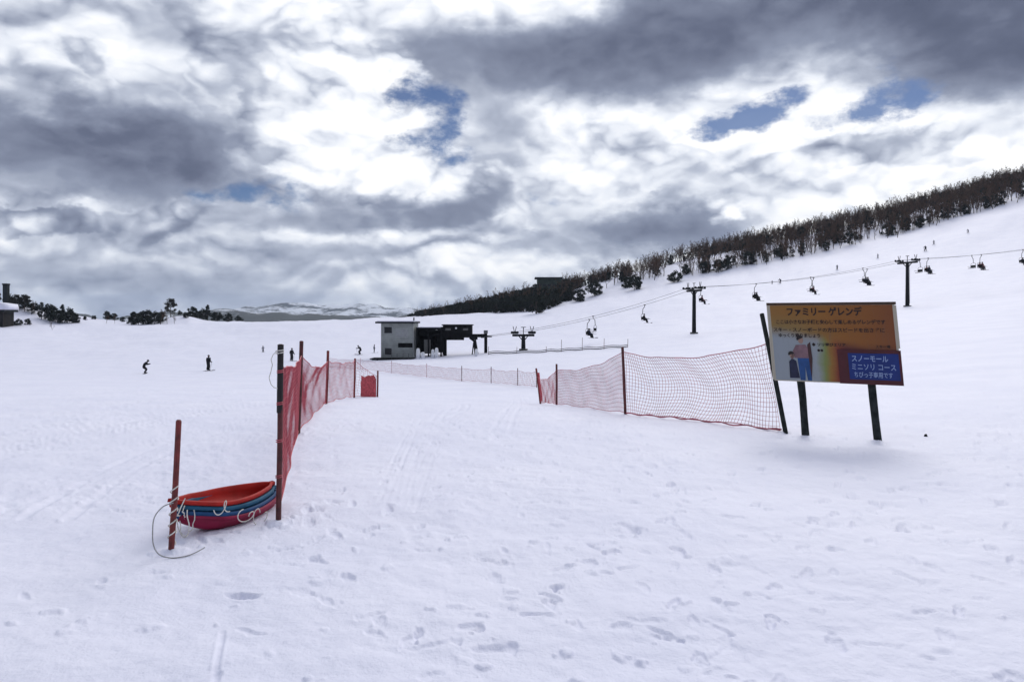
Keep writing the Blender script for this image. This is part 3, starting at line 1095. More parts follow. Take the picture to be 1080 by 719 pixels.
def hut():
    g = min(gz(X_(401), ST_Y), gz(X_(438), ST_Y)) - .1
    cx = (X_(402.5) + X_(437)) / 2
    w = X_(437) - X_(402.5)
    t = thing('lift_hut', 'boxy grey-green lift hut with a flat roof on the snowfield', 'hut', (cx, ST_Y + 1.8, g), R(-3))
    top = Z_(341) - g
    b = MB(); b.box((0, 0, top / 2), (w, 3.6, top)); b.build('wall', M['hut_wall'], t)
    b = MB(); b.box((-.25, -.1, top + .12), (w + .9, 4.4, .24)); rf = b.build('roof', M['roof_dark'], t)
    b = MB(); b.box((-.2, -.1, top + .29), (w + .6, 4.2, .10)); b.build('roof_snow', M['snow'], rf)
    b = MB()
    k = .25
    while k < top - .1:
        b.box((0, -1.803, k), (w - .22, .016, .03)); k += .28
    b.build('cladding_batten', M['panel_grey'], t)['kind'] = 'stuff'
    fy = -1.815
    for (px, py, ww, hh) in ((410, 348, 1.05, .85), (410.2, 370.5, .95, .85)):
        fr = MB()
        x = X_(px) - cx; z = Z_(py) - g
        fr.box((x, fy - .02, z + hh / 2 + .04), (ww + .16, .06, .08)); fr.box((x, fy - .02, z - hh / 2 - .04), (ww + .16, .06, .08))
        fr.box((x - ww / 2 - .04, fy - .02, z), (.08, .06, hh)); fr.box((x + ww / 2 + .04, fy - .02, z), (.08, .06, hh))
        fo = fr.build('window', M['hut_trim'], t)
        p = MB(); p.box((x, fy - .006, z), (ww, .02, hh)); p.build('pane', M['glass'], fo)
    p = MB(); p.box((X_(424.5) - cx, fy - .012, Z_(351) - g), (1.7, .03, 1.15)); p.build('shutter', M['panel_grey'], t).data.materials[0] = M['hut_trim']
    p = MB(); p.box((X_(428.5) - cx, fy - .02, Z_(364) - g), (2.0, .06, .60)); p.build('hatch', M['machine'], t)
    for x in (-w / 2 + .05, w / 2 - .05):
        p = MB(); p.box((x, fy - .025, top / 2), (.10, .05, top - .02)); p.build('corner_trim', M['hut_trim'], t)
    dk = MB(); dk.box((-.2, fy - 1.3, .22), (w + 1.4, 2.6, .14))
    for x in (-2.2, 0, 2.2):
        dk.box((x, fy - 2.3, .0), (.14, .14, .3))
    dk.build('deck', M['machine'], t)
    rl = MB(); rl.box((.9, fy - 2.5, .95), (2.4, .06, .06))
    for x in (-.25, .5, 1.3, 2.05): rl.box((x, fy - 2.5, .60), (.06, .06, .66))
    rl.build('railing', M['panel_grey'], t)
    ex = MB(); ex.tube([(w / 2 - .4, .6, top + .3), (w / 2 - .4, .6, top + .8)], .09, 8); ex.build('vent_pipe', M['machine'], t)


hut()


def station():
    Y = ST_Y + .5
    g = gz(X_(466, Y), Y)
    cx = X_(466, Y)
    t = thing('lift_station', 'open black steel lift station with an overhead drive housing', 'lift station', (cx, Y, g), 0)
    def lx(px): return X_(px, Y) - cx
    def lz(py): return Z_(py, Y) - g
    # dark machine shelter next to the hut
    b = MB()
    b.box(((lx(439) + lx(466)) / 2, 1.6, lz(346.5)), (lx(466) - lx(439), 3.6, .30))
    sh = b.build('shelter_roof', M['machine'], t)
    b = MB(); b.box(((lx(439) + lx(466)) / 2, 1.6, lz(346.5) + .19), (lx(466) - lx(439) - .2, 3.4, .08)); b.build('roof_snow', M['snow'], sh)
    for px in (439.6, 452, 465.2):
        for y in (0, 3.2):
            b = MB(); b.box((lx(px), y, lz(346.5) / 2 - .1), (.20, .20, lz(346.5) - .1)); b.build('post', M['machine'], t)
    b = MB(); b.box((lx(446), 2.6, lz(360)), (lx(462) - lx(440), 1.0, 3.3)); b.box((lx(458), 1.5, lz(352)), (1.7, 1.4, .9))
    b.tube([(lx(458), .7, lz(354)), (lx(458), .7, lz(352))], .55, 14); b.box((lx(446), 1.4, lz(351)), (1.1, 1.2, .8))
    b.build('drive_machinery', M['machine'], t)
    b = MB(); b.box((lx(450.5), .3, lz(365.5)), (.85, .5, 1.9)); b.build('control_cabinet', M['panel_grey'], t)
    b = MB(); b.box(((lx(440) + lx(465)) / 2, 3.25, lz(360)), (lx(465) - lx(440), .12, lz(348) - lz(371.5))); b.build('back_wall', M['machine'], t)
    b = MB(); b.box((lx(464), .6, lz(362)), (.75, .8, lz(352) - lz(371.5))); b.box((lx(458.5), 2.0, lz(367)), (1.6, .9, 1.0)); b.build('gear_case', M['machine'], t)
    b = MB(); b.tube([(lx(442), -.3, lz(347)), (lx(455), -.3, lz(349)), (lx(470), -.2, lz(347))], .05, 5); b.build('cable_tray', M['machine'], t)
    b = MB(); b.box((lx(500), .4, lz(355.5)), (.9, .5, .7)); b.tube([(lx(497.5), .4, -.1), (lx(500), .4, lz(356))], .09, 6); b.tube([(lx(504.5), .4, -.1), (lx(501), .4, lz(356))], .09, 6); b.build('brake_frame', M['machine'], t)
    # overhead housing on two legs
    b = MB()
    w = lx(497.5) - lx(467)
    b.box((lx(482.2), 1.2, lz(349.5)), (w, 2.4, lz(343) - lz(356)))
    b.box((lx(482.2), 1.2, lz(342.6)), (w + .3, 2.7, .12))
    b.box((lx(478), 1.2, lz(357.4)), (w * .7, 1.0, .35))
    hs = b.build('drive_housing', M['machine'], t)
    for px, ww in ((472.5, .75), (491, .7)):
        p = MB(); p.box((lx(px), -.02, lz(347.2)), (ww, .06, .30)); p.build('vent_grille', M['panel_grey'], hs)
    p = MB(); p.tube([(lx(481), -.05, lz(346)), (lx(481), .0, lz(346))], .13, 12); p.build('lamp', M['pad_white'], hs)
    b = MB(); b.box((lx(468.5), 1.2, lz(357) / 2), (.45, .5, lz(355.5))); b.build('leg', M['machine'], t)
    b = MB(); b.tube([(lx(495), 1.2, lz(356)), (lx(500), 1.2, lz(360)), (lx(501.5), 1.2, -.2)], [.2, .2, .18], 8); b.build('leg', M['machine'], t)
    # bull wheel
    b = MB(); n = 28
    c = Vector((lx(508.5), 1.2, lz(355)))
    b.tube([c + Vector((1.25 * math.cos(2 * math.pi * k / n), 1.25 * math.sin(2 * math.pi * k / n), 0)) for k in range(n + 1)], .10, 6, cap=False)
    for k in range(6):
        b.tube([c, c + Vector((1.25 * math.cos(math.pi * k / 3), 1.25 * math.sin(math.pi * k / 3), 0))], .05, 5)
    b.tube([c - Vector((0, 0, .2)), c + Vector((0, 0, .35))], .22, 10)
    b.build('bull_wheel', M['steel_dark'], t)
    b = MB(); b.box((lx(512), 1.2, lz(362) ), (.42, .45, lz(351) - lz(372))); b.build('leg', M['machine'], t)
    b = MB(); b.box((lx(505), 1.2, lz(353.6)), (lx(513.5) - lx(497), .35, .32)); b.build('beam', M['machine'], t)
    b = MB(); b.box((lx(512), 1.2, lz(350.2)), (.55, .6, .45)); b.build('motor_box', M['steel'], t)


station()

# snow-covered pads by the station
for i, (px, py, w, h, lab) in enumerate([
    (441, 369, .55, .55, 'white padded block beside the hut corner'),
    (446, 372.5, .55, .45, 'lower white padded block right of the hut'),
    (456.5, 371, .45, .75, 'left of two upright white pads under the shelter'),
    (460.5, 370, .50, .95, 'taller of two upright white pads under the shelter'),
    (502.5, 371, .45, .9, 'white upright pad by the bull wheel leg'),
]):
    Y = 96.5
    z = gz(X_(px, Y), Y)
    b = MB()
    hh = max(.4, Z_(py, Y) + h / 2 - z)
    n = 10
    prof = [(0, 1.0), (hh * .1, 1.0), (hh * .75, .95), (hh * .92, .8), (hh, .45)]
    for (z0, s0), (z1, s1) in zip(prof[:-1], prof[1:]):
        b.tube([(0, 0, z0), (0, 0, z1)], [w / 2 * s0, w / 2 * s1], n, cap=True)
    o = b.build('safety_pad', M['pad_white'], None, True)
    o.location = (X_(px, Y), Y, z - .05)
    tag(o, lab, 'pad', 'white pads at the lift station')

# ------------------------------------------------------------------ chairlift
TW = [(552, 105.0, 353.5, 369.5), (732, 113.0, 306.5, 353.5), (957, 126.0, 277.0, 322.0)]
tpos = []
for (px, Y, pt, pb) in TW:
    p = at(px, Y)
    tpos.append((p, (HY - pt) / F * Y))
LD = (tpos[2][0] - tpos[0][0]); LD.z = 0; LD.normalize()
LN = Vector((-LD.y, LD.x, 0))
GA = 1.75      # half gauge


def tower(i, label, arm_ang):
    p, zt = tpos[i]
    t = thing('lift_tower', label, 'lift tower', (p.x, p.y, p.z), 0, 'towers of the chairlift')
    h = zt - p.z
    b = MB(); b.tube([(0, 0, -.6), (0, 0, h * .5), (0, 0, h)], [.34, .29, .25], 12); b.build('mast', M['steel_dark'], t, True)
    b = MB(); b.tube([(0, 0, -.3), (0, 0, .22)], .62, 12); b.build('footing', M['panel_grey'], t)
    a = LN if arm_ang is None else Vector((math.cos(arm_ang), math.sin(arm_ang), 0))
    c = Vector((0, 0, h))
    ga = GA if i else 1.25
    b = MB(); b.tube([c - a * (ga + .35), c + a * (ga + .35)], .17, 4)
    b.tube([c - a * ga * .6, Vector((0, 0, h - .9))], .07, 5); b.tube([c + a * ga * .6, Vector((0, 0, h - .9))], .07, 5)
    ar = b.build('cross_arm', M['steel_dark'], t)
    for s in (-1, 1):
        sh = MB()
        o = c + a * ga * s + Vector((0, 0, .28))
        sl = .95 if i else .5
        sh.tube([o - LD * sl, o + LD * sl], .08, 4)
        for k in range(4):
            w = o + LD * (-.8 + .53 * k) * (sl / .95) + Vector((0, 0, .12))
            sh.tube([w - LN * .05, w + LN * .05], .19, 10)
        sh.build('sheave_train', M['steel_dark'], ar)
        fr = MB()
        for k in (-1, 1):
            fr.tube([o, o + a * .25 * k + Vector((0, 0, 1.0))], .05, 5)
        fr.build('lifting_frame', M['steel_dark'], ar)
    fr = MB(); fr.tube([c, c + Vector((0, 0, 1.15))], .06, 5); fr.tube([c + a * -.35 + Vector((0, 0, 1.15)), c + a * .35 + Vector((0, 0, 1.15))], .05, 5)
    fr.build('top_bracket', M['steel_dark'], t)
    ld = MB()
    for s in (-.18, .18): ld.tube([(s, -.42, .6), (s, -.36, h - .2)], .025, 4)
    k = .9
    while k < h - .3:
        ld.tube([(-.18, -.4, k), (.18, -.4, k)], .02, 4); k += .35
    ld.build('ladder', M['steel_dark'], t)


tower(0, 'short lift tower with a wide crossbar next to the station', R(8))
tower(1, 'middle lift tower left of the big sign', None)
tower(2, 'highest lift tower up the slope right of the sign', None)

# haul rope: station, towers, and on up the hill
rope_nodes = []
stz = Z_(355, ST_Y + .5)
start = Vector((X_(508.5, ST_Y), ST_Y + 1.7, stz))
rope_nodes.append(start)
for (p, zt) in tpos:
    rope_nodes.append(Vector((p.x, p.y, zt + .55)))
pn = tpos[2][0] + LD * 62
rope_nodes.append(Vector((pn.x, pn.y, gz(pn.x, pn.y) + 8)))
pn2 = tpos[2][0] + LD * 130
rope_nodes.append(Vector((pn2.x, pn2.y, gz(pn2.x, pn2.y) + 8)))


def rope_curve(side):
    pts = []
    for k in range(len(rope_nodes) - 1):
        a = rope_nodes[k] + LN * GA * side; b = rope_nodes[k + 1] + LN * GA * side
        if k == 0: a = rope_nodes[0] + LN * 1.25 * side
        n = 24
        sag = (b - a).length * (.022 if k else .006)
        for i in range(n if k < len(rope_nodes) - 2 else n + 1):
            t = i / n
            q = a.lerp(b, t); q.z -= 4 * sag * t * (1 - t)
            pts.append(q)
    return pts


ropes = {s: rope_curve(s) for s in (-1, 1)}
b = MB()
b.tube(ropes[-1], .022, 5); b.tube(ropes[1], .022, 5)
o = b.build('haul_rope', M['cable'])
tag(o, 'thin dark double haul rope of the chairlift running up the slope', 'cable')


# ------------------------------------------------------------------ people
def skin_body(joints, edges, radii, root=0):
    me = bpy.data.meshes.new('body_base')
    me.from_pydata([tuple(j) for j in joints], edges, [])
    ob = bpy.data.objects.new('body_base', me)
    col.objects.link(ob)
    ob.modifiers.new('skin', 'SKIN')
    ob.modifiers['skin'].use_smooth_shade = True
    for i, r in enumerate(radii):
        sv = me.skin_vertices[0].data[i]
        sv.radius = (r, r) if not isinstance(r, tuple) else r
        sv.use_root = (i == root)
    sub = ob.modifiers.new('sub', 'SUBSURF'); sub.levels = 1; sub.render_levels = 1
    bpy.context.view_layer.update()
    dg = bpy.context.evaluated_depsgraph_get()
    m2 = bpy.data.meshes.new_from_object(ob.evaluated_get(dg))
    bpy.data.objects.remove(ob)
    bpy.data.meshes.remove(me)
    return m2


def lerp3(a, b, t): return tuple(a[i] + (b[i] - a[i]) * t for i in range(3))


def person_meshes(pose):
    """pose: joint dictionary, facing +x, 1.72 m"""
    names = ['pelvis', 'waist', 'chest', 'neck', 'head', 'crown',
             'hipL', 'kneeL', 'ankL', 'toeL', 'hipR', 'kneeR', 'ankR', 'toeR',
             'shL', 'elL', 'wrL', 'haL', 'shR', 'elR', 'wrR', 'haR']
    J = [Vector(pose[n]) for n in names]
    ix = {n: i for i, n in enumerate(names)}
    E = [('pelvis', 'waist'), ('waist', 'chest'), ('chest', 'neck'), ('neck', 'head'), ('head', 'crown')]
    for s in 'LR':
        E += [('pelvis', 'hip' + s), ('hip' + s, 'knee' + s), ('knee' + s, 'ank' + s), ('ank' + s, 'toe' + s),
              ('chest', 'sh' + s), ('sh' + s, 'el' + s), ('el' + s, 'wr' + s), ('wr' + s, 'ha' + s)]
    rad = {'pelvis': .175, 'waist': .18, 'chest': .205, 'neck': .07, 'head': .105, 'crown': .09, 'hip': .135, 'knee': .105, 'ank': .095,
           'toe': .065, 'sh': .105, 'el': .082, 'wr': .062, 'ha': .062}
    rr = [rad[n] if n in rad else rad[n[:-1]] for n in names]
    me = skin_body(J, [(ix[a], ix[b]) for a, b in E], rr)
    return me, {n: J[ix[n]] for n in names}


def colour_body(me, J, jacket, trousers, boots, skin):
    for m in (jacket, trousers, boots, skin): me.materials.append(m)
    seg = [('pelvis', 'hipL', 1), ('pelvis', 'hipR', 1), ('hipL', 'kneeL', 1), ('hipR', 'kneeR', 1), ('kneeL', 'ankL', 1), ('kneeR', 'ankR', 1),
           ('ankL', 'toeL', 2), ('ankR', 'toeR', 2), ('pelvis', 'waist', 0), ('waist', 'chest', 0), ('chest', 'neck', 0), ('shL', 'elL', 0), ('elL', 'wrL', 0),
           ('shR', 'elR', 0), ('elR', 'wrR', 0), ('wrL', 'haL', 2), ('wrR', 'haR', 2), ('neck', 'head', 3), ('head', 'crown', 3)]
    mi = []
    for p in me.polygons:
        c = p.center; best = 9; bm = 0
        for a, b, m in seg:
            A, B = J[a], J[b]; d = B - A
            t = max(0, min(1, (c - A).dot(d) / max(d.dot(d), 1e-9)))
            q = (A + d * t - c).length - (.07 if m == 0 else 0)
            if q < best: best = q; bm = m
        mi.append(bm)
    me.polygons.foreach_set('material_index', mi)


POSES = {}
POSES['stand'] = dict(pelvis=(0, 0, .92), waist=(.02, 0, 1.08), chest=(.04, 0, 1.30), neck=(.06, 0, 1.46), head=(.08, 0, 1.57), crown=(.09, 0, 1.68),
    hipL=(0, .10, .86), kneeL=(.07, .12, .50), ankL=(-.02, .13, .13), toeL=(.14, .14, .07),
    hipR=(0, -.10, .86), kneeR=(.07, -.12, .50), ankR=(-.02, -.13, .13), toeR=(.14, -.14, .07),
    shL=(.03, .20, 1.37), elL=(.02, .30, 1.10), wrL=(.20, .30, .96), haL=(.27, .29, .95),
    shR=(.03, -.20, 1.37), elR=(.02, -.30, 1.10), wrR=(.20, -.30, .96), haR=(.27, -.29, .95))
POSES['crouch'] = dict(pelvis=(-.16, 0, .70), waist=(-.08, 0, .86), chest=(.08, 0, 1.06), neck=(.19, 0, 1.19), head=(.26, 0, 1.27), crown=(.31, 0, 1.36),
    hipL=(-.14, .12, .66), kneeL=(.16, .16, .45), ankL=(-.05, .20, .13), toeL=(.12, .22, .07),
    hipR=(-.14, -.12, .66), kneeR=(.16, -.16, .45), ankR=(-.05, -.20, .13), toeR=(.12, -.22, .07),
    shL=(.10, .20, 1.12), elL=(.20, .36, .95), wrL=(.40, .38, .98), haL=(.48, .37, 1.0),
    shR=(.10, -.20, 1.12), elR=(.20, -.36, .95), wrR=(.42, -.36, 1.0), haR=(.50, -.36, 1.02))
POSES['sit'] = dict(pelvis=(0, 0, .14), waist=(-.03, 0, .30), chest=(-.02, 0, .52), neck=(.02, 0, .68), head=(.05, 0, .79), crown=(.06, 0, .90),
    hipL=(.02, .10, .12), kneeL=(.44, .13, .12), ankL=(.50, .13, -.30), toeL=(.65, .14, -.36),
    hipR=(.02, -.10, .12), kneeR=(.44, -.13, .12), ankR=(.50, -.13, -.30), toeR=(.65, -.14, -.36),
    shL=(-.02, .20, .59), elL=(.04, .27, .33), wrL=(.26, .20, .26), haL=(.33, .17, .25),
    shR=(-.02, -.20, .59), elR=(.04, -.27, .33), wrR=(.26, -.20, .26), haR=(.33, -.17, .25))
BODY = {}


def helmet_mesh(J):
    b = MB()
    c = J['head'].lerp(J['crown'], .55); up = (J['crown'] - J['head']).normalized()
    n = 10
    for (a0, a1) in ((-.15, .35), (.35, .75), (.75, 1.15), (1.15, 1.5)):
        b.tube([c + up * .135 * math.sin(a0) - Vector((.02, 0, 0)), c + up * .135 * math.sin(a1) - Vector((.02, 0, 0))],
               [.135 * math.cos(a0), .135 * math.cos(a1)], n, cap=a1 > 1.4)
    return b


def make_person(pose, label, loc, rz, jacket, trousers, group, gear='ski', scale=1.0, helm='helmet'):
    key = (pose, jacket, trousers)
    if key not in BODY:
        me, J = person_meshes(POSES[pose])
        colour_body(me, J, M[jacket], M[trousers], M['ski'], M['skin'])
        hm = helmet_mesh(J).mesh('helmet', M[helm], True)
        BODY[key] = (me, J, hm)
    me, J, hm = BODY[key]
    t = thing('person', label, 'person', loc, rz, group)
    t.scale = (scale,) * 3
    link(me, 'body', t)
    link(hm, 'helmet', t)
    if gear == 'ski':
        for s in 'LR':
            a = J['ank' + s]
            b = MB()
            z = a.z - .125
            b.box((a.x + .10, a.y, z), (1.15, .085, .022))
            b.tube([(a.x + .67, a.y, z), (a.x + .78, a.y, z + .05), (a.x + .85, a.y, z + .11)], [.03, .03, .012], 5)
            b.build('ski', M['ski'], t)
            h = J['ha' + s]
            b = MB()
            b.tube([(h.x, h.y, h.z + .10), (h.x - .30, h.y * 1.25, z + .02)] if pose != 'sit' else [(h.x - .1, h.y, h.z), (h.x + .75, h.y, h.z - .1)], .012, 5)
            b.build('ski_pole', M['ski'], t)
    elif gear == 'board':
        a = (J['ankL'] + J['ankR']) / 2
        b = MB()
        b.prism([(-.80, .10), (-.70, .02), (.70, .02), (.80, .10), (.80, .125), (.69, .045), (-.69, .045), (-.80, .125)], -.13, .13)
        bo = b.build('snowboard', M['ski'], t)
        bo.rotation_euler = (0, 0, R(90))
        bo.location = (a.x + .05, a.y, a.z - .16)
    return t


SK = 'skiers on the snowfield'
p = hit(153, 394); make_person('crouch', 'crouching snowboarder in black, leftmost on the open snowfield', p, R(20), 'jacket_black', 'trousers', SK, 'board')
p = hit(219.5, 391); make_person('stand', 'person in black standing upright on skis left of the red net fence', p, R(60), 'jacket_black', 'trousers', SK)
p = hit(277.5, 371.5); make_person('stand', 'small grey figure far out on the snow left of the tall dark pole', p, R(140), 'jacket_grey', 'trousers_grey', SK, 'ski', .62)
p = hit(307.5, 381); make_person('stand', 'dark skier seen above the net between its two nearest tall poles', p, R(-30), 'jacket_black', 'trousers', SK, 'ski')
p = hit(379.5, 374); make_person('crouch', 'skier in black gliding towards the lift hut', p, R(170), 'jacket_black', 'trousers', SK, 'ski', .95)
p = hit(394.5, 372); make_person('stand', 'child in dark clothes just left of the lift hut', p, R(10), 'jacket_navy', 'trousers', SK, 'ski', .72)
SL = 'skiers high on the slope'
for px, py, po, ja, tr, s, rz, lab in [
    (823, 299, 'crouch', 'jacket_navy', 'trousers', 1.0, 200, 'skier crouched in a turn on the slope above the left half of the sign'),
    (814.5, 299.5, 'stand', 'jacket_grey', 'trousers_grey', .6, 200, 'small child skier left of the crouched one above the sign'),
    (883, 285, 'stand', 'jacket_grey', 'trousers', .85, 220, 'skier in grey on the slope above the right half of the sign'),
    (926, 272.5, 'stand', 'jacket_grey', 'trousers_grey', .8, 190, 'pale skier left of the highest lift tower on the slope'),
    (976, 265, 'crouch', 'jacket_black', 'trousers', 1.1, 230, 'black skier on the slope just above the highest lift tower'),
    (985, 258.5, 'stand', 'jacket_grey', 'trousers_grey', .8, 200, 'grey skier just uphill of the black one near the highest tower'),
    (1021, 246, 'crouch', 'jacket_grey', 'trousers_grey', .8, 210, 'highest skier on the slope near the wood at the right'),
]:
    p = hit(px, py, 60)
    make_person(po, lab, p, R(rz), ja, tr, SL, 'ski', s)


# chairs hanging on the rope
def make_chair():
    t = thing('lift_chair', 'chair', 'lift chair', (0, 0, 0), math.atan2(LD.y, LD.x), 'chairs of the chairlift')
    b = MB(); b.tube([(0, 0, .05), (0, 0, -.25), (-.30, 0, -.6), (-.36, 0, -1.35)], .045, 6); b.box((0, 0, .0), (.30, .10, .12))
    b.build('hanger', M['steel_dark'], t)
    b = MB()
    for s in (-.5, .5):
        b.tube([(-.36, 0, -1.35), (-.36, s * .7, -1.42), (-.34, s, -1.60), (-.30, s, -2.30), (.30, s, -2.34)], .028, 5)
    b.build('side_frame', M['steel_dark'], t)
    b = MB(); b.box((.02, 0, -2.31), (.50, 1.0, .07)); b.build('seat', M['machine'], t)
    b = MB(); b.box((-.31, 0, -1.98), (.06, .96, .42)); b.build('backrest', M['machine'], t)
    b = MB(); b.tube([(.30, -.5, -2.05), (.42, -.5, -2.02), (.42, .5, -2.02), (.30, .5, -2.05)], .025, 5); b.build('safety_bar', M['steel_dark'], t)
    return t


def rope_at(side, px):
    pts = ropes[side]
    for a, b in zip(pts[:-1], pts[1:]):
        pa = 540 + a.x / a.y * F; pb = 540 + b.x / b.y * F
        if pa <= px <= pb:
            return a.lerp(b, (px - pa) / (pb - pa))
    return pts[-1]


CH = [(621.5, -1, 2, 'near chair with two riders lowest on the line beside the station tower'),
      (625.5, 1, 0, 'empty far chair directly behind the lowest ridden chair'),
      (680, -1, 1, 'chair with one rider midway between the two lower towers'),
      (741, -1, 1, 'chair with one rider just right of the middle tower'),
      (797.5, -1, 2, 'chair with two riders above the leaning net pole left of the sign'),
      (858, -1, 1, 'chair with one rider right over the top edge of the sign'),
      (855, 1, 0, 'empty chair behind the ridden one over the top edge of the sign'),
      (914.5, -1, 2, 'chair with two riders just left of the highest tower'),
      (910, 1, 0, 'empty chair behind the ridden one left of the highest tower'),
      (979, -1, 2, 'chair with two riders just right of the highest tower'),
      (969, 1, 0, 'empty chair next to the ridden one right of the highest tower'),
      (1035, -1, 2, 'chair with two riders second to the right of the highest tower'),
      (1025, 1, 0, 'empty chair second to the right of the highest tower'),
      (1079, -1, 1, 'chair with one rider cut by the right border')]
proto_chair = None
rj = random.Random(3)
for px, side, nr, lab in CH:
    if proto_chair is None:
        c = proto_chair = make_chair()
    else:
        c = copy_tree(proto_chair)
    c['label'] = lab
    q = rope_at(side, px)
    c.location = q
    c.rotation_euler = (0, 0, math.atan2(LD.y, LD.x) + (0 if side < 0 else math.pi))
    for k in range(nr):
        off = (0.0, 0.0) if nr == 1 else ((-.24, -.24), (.24, .24))[k]
        y = off[0] if nr == 2 else .05
        rot = Matrix.Rotation(c.rotation_euler.z, 3, 'Z')
        w = q + rot @ Vector((-.10, y, -2.275))
        ja = rj.choice(['jacket_black', 'jacket_navy', 'jacket_black', 'jacket_red'])
        side_w = 'only rider' if nr == 1 else ('nearer rider' if k == 0 else 'farther rider')
        col_w = {'jacket_black': 'black', 'jacket_navy': 'navy', 'jacket_red': 'dark red'}[ja]
        tail = lab.split('rider' if nr == 1 else 'riders')[1].strip()
        words = f'{side_w} in {col_w} on the chair {tail}'.split()
        make_person('sit', ' '.join(words[:16]),
                    w, c.rotation_euler.z, ja, 'trousers', 'riders on the chairlift', 'ski')


# ------------------------------------------------------------------ low rope line beyond the run
def stake_line():
    t = thing('rope_fence', 'low dark rope strung along stakes on the snow in front of the lift line', 'rope fence', tuple(hit(520, 373)))
    base = Vector(t.location)
    P = [hit(515, 374), hit(545, 373), hit(576, 371.6), hit(592, 371), hit(614, 369.5), hit(637, 368), hit(662, 366.5)]
    for k, q in enumerate(P):
        b = MB(); q2 = q - base
        b.tube([q2 - Vector((0, 0, .2)), q2 + Vector((.03, 0, (1.1, .9, .8, 1.6, 1.7, 1.4, 1.1)[k]))], .03, 5)
        b.build('stake', M['pole_dark'], t)
    for hh, r in ((.34, .045), (.12, .06)):
        b = MB(); pts = []
        for a, c in zip(P[:-1], P[1:]):
            for i in range(6):
                s = i / 6; v = a.lerp(c, s) - base
                v.z = gz(v.x + base.x, v.y + base.y) - base.z + hh + .05 * math.sin(s * 6.28)
                pts.append(v)
        pts.append(P[-1] - base + Vector((0, 0, hh)))
        b.tube(pts, r, 5); b.build('rope', M['steel_dark'], t)


stake_line()


# ------------------------------------------------------------------ net fences
def sag_pt(A0, A1, B0, B1, u, v, sag_top, sag_bot, belly, seed=0):
    """bilinear patch between two posts (A0 low A1 high, B0 low B1 high) with slack"""
    lo = A0.lerp(B0, u); hi = A1.lerp(B1, u)
    k = 4 * u * (1 - u)
    hi = hi - Vector((0, 0, sag_top * k)); lo = lo + Vector((0, 0, sag_bot * k))
    p = lo.lerp(hi, v)
    d = (B0 - A0); n = Vector((-d.y, d.x, 0)).normalized()
    wv = math.sin(u * 11 + v * 5 + seed) * .5 + math.sin(u * 23 - v * 9 + seed * 2) * .3
    p += n * (belly * k * math.sin(math.pi * v) + .025 * wv * k)
    return p


def net_panel(name, A0, A1, B0, B1, cell, rad, material, parent, sag_top=.10, sag_bot=.02, belly=.06, seed=0, edge=.007, org=None, skew=0.0):
    ln = (B0 - A0).length; ht = (A1 - A0).length
    nu = max(2, int(ln / cell)); nv = max(2, int(ht / cell))
    b = MB()
    rs = random.Random(seed)
    o = org
    def wig(u, v):
        # gathered, uneven mesh
        return (min(1, max(0, u + skew * math.sin(math.pi * v) * 4 * u * (1 - u) + .35 / nu * math.sin(v * 8 + u * 31 + seed))),
                min(1, max(0, v + .35 / nv * math.sin(u * 17 + seed * 3))))
    G = [[sag_pt(A0, A1, B0, B1, *wig(i / nu, j / nv), sag_top, sag_bot, belly, seed) - o for j in range(nv + 1)] for i in range(nu + 1)]
    V = []; Fc = []
    def strand(pts, r):
        b.tube(pts, r, 3, cap=False)
    for i in range(nu + 1):
        strand(G[i][::2] + ([G[i][-1]] if nv % 2 else []), rad)
    st = 2
    for j in range(nv + 1):
        row = [G[i][j] for i in range(0, nu + 1, st)] + ([G[nu][j]] if nu % st else [])
        strand(row, edge if j in (0, nv) else rad)
    return b.build(name, material, parent)


def post(t, base, top, r, material, name='post', grip=None, n=10):
    o = Vector(t.location)
    b = MB()
    a = base - o; c = top - o
    b.tube([a - (c - a).normalized() * .3, a.lerp(c, .5) + Vector((.006, 0, 0)), c], [r, r, r * .95], n)
    b.tube([c, c + (c - a).normalized() * .012], [r * .95, r * .6], n)
    ob = b.build(name, material, t, False)
    if grip:
        g = MB(); d = (c - a)
        g.tube([a.lerp(c, grip), c + d * .004], r * 1.12, n)
        g.build('pole_sleeve', M['pole_grip'], ob)
    return ob


def P3(px, py, Y): return pxz(px, py, Y)


# --- left fence
lf = [(293.5, 547, 7.6, 296, 364, .028), (314.5, 456, 14.3, 318, 360, .040), (344, 427, 24.0, 346, 370, .045), (373.5, 419.5, 33.0, 374.5, 378, .045), (398, 421, 34.2, 398.5, 391, .040)]
base = P3(293.5, 547, 7.6); base.z = gz(base.x, base.y)
tl = thing('net_fence', 'red safety net on tall dark poles leading away at the left of the run', 'net fence', tuple(base))
LP = []
for k, (pb, yb, Y, pt, yt, r) in enumerate(lf):
    b0 = P3(pb, yb, Y); b0.z = gz(b0.x, b0.y); t1 = P3(pt, yt, Y)
    LP.append((b0, t1))
    post(tl, b0, t1, r, M['pole_red'] if k == 2 else M['pole_dark'] if k < 2 else M['pole_red'], 'pole', grip=.62 if k == 0 else None)
ntop = [(296.5, 383.5), (318, 375), (346, 380), (374.5, 380), (398.5, 397)]
for k in range(4):
    A0, A1 = LP[k]; B0, B1 = LP[k + 1]
    At = P3(ntop[k][0], ntop[k][1], lf[k][2]); Bt = P3(ntop[k + 1][0], ntop[k + 1][1], lf[k + 1][2])
    net_panel('net', A0 + Vector((0, 0, .10 if k == 0 else .04)), At, B0 + Vector((0, 0, .05)), Bt, (.075, .095, .13, .13)[k], (.0027, .0028, .0038, .0046)[k], M['net_red'], tl,
              sag_top=(.10, .22, .10, .05)[k], belly=(.05, .14, .08, .03)[k], seed=k + 1, org=base, edge=(.009, .011, .014, .012)[k])
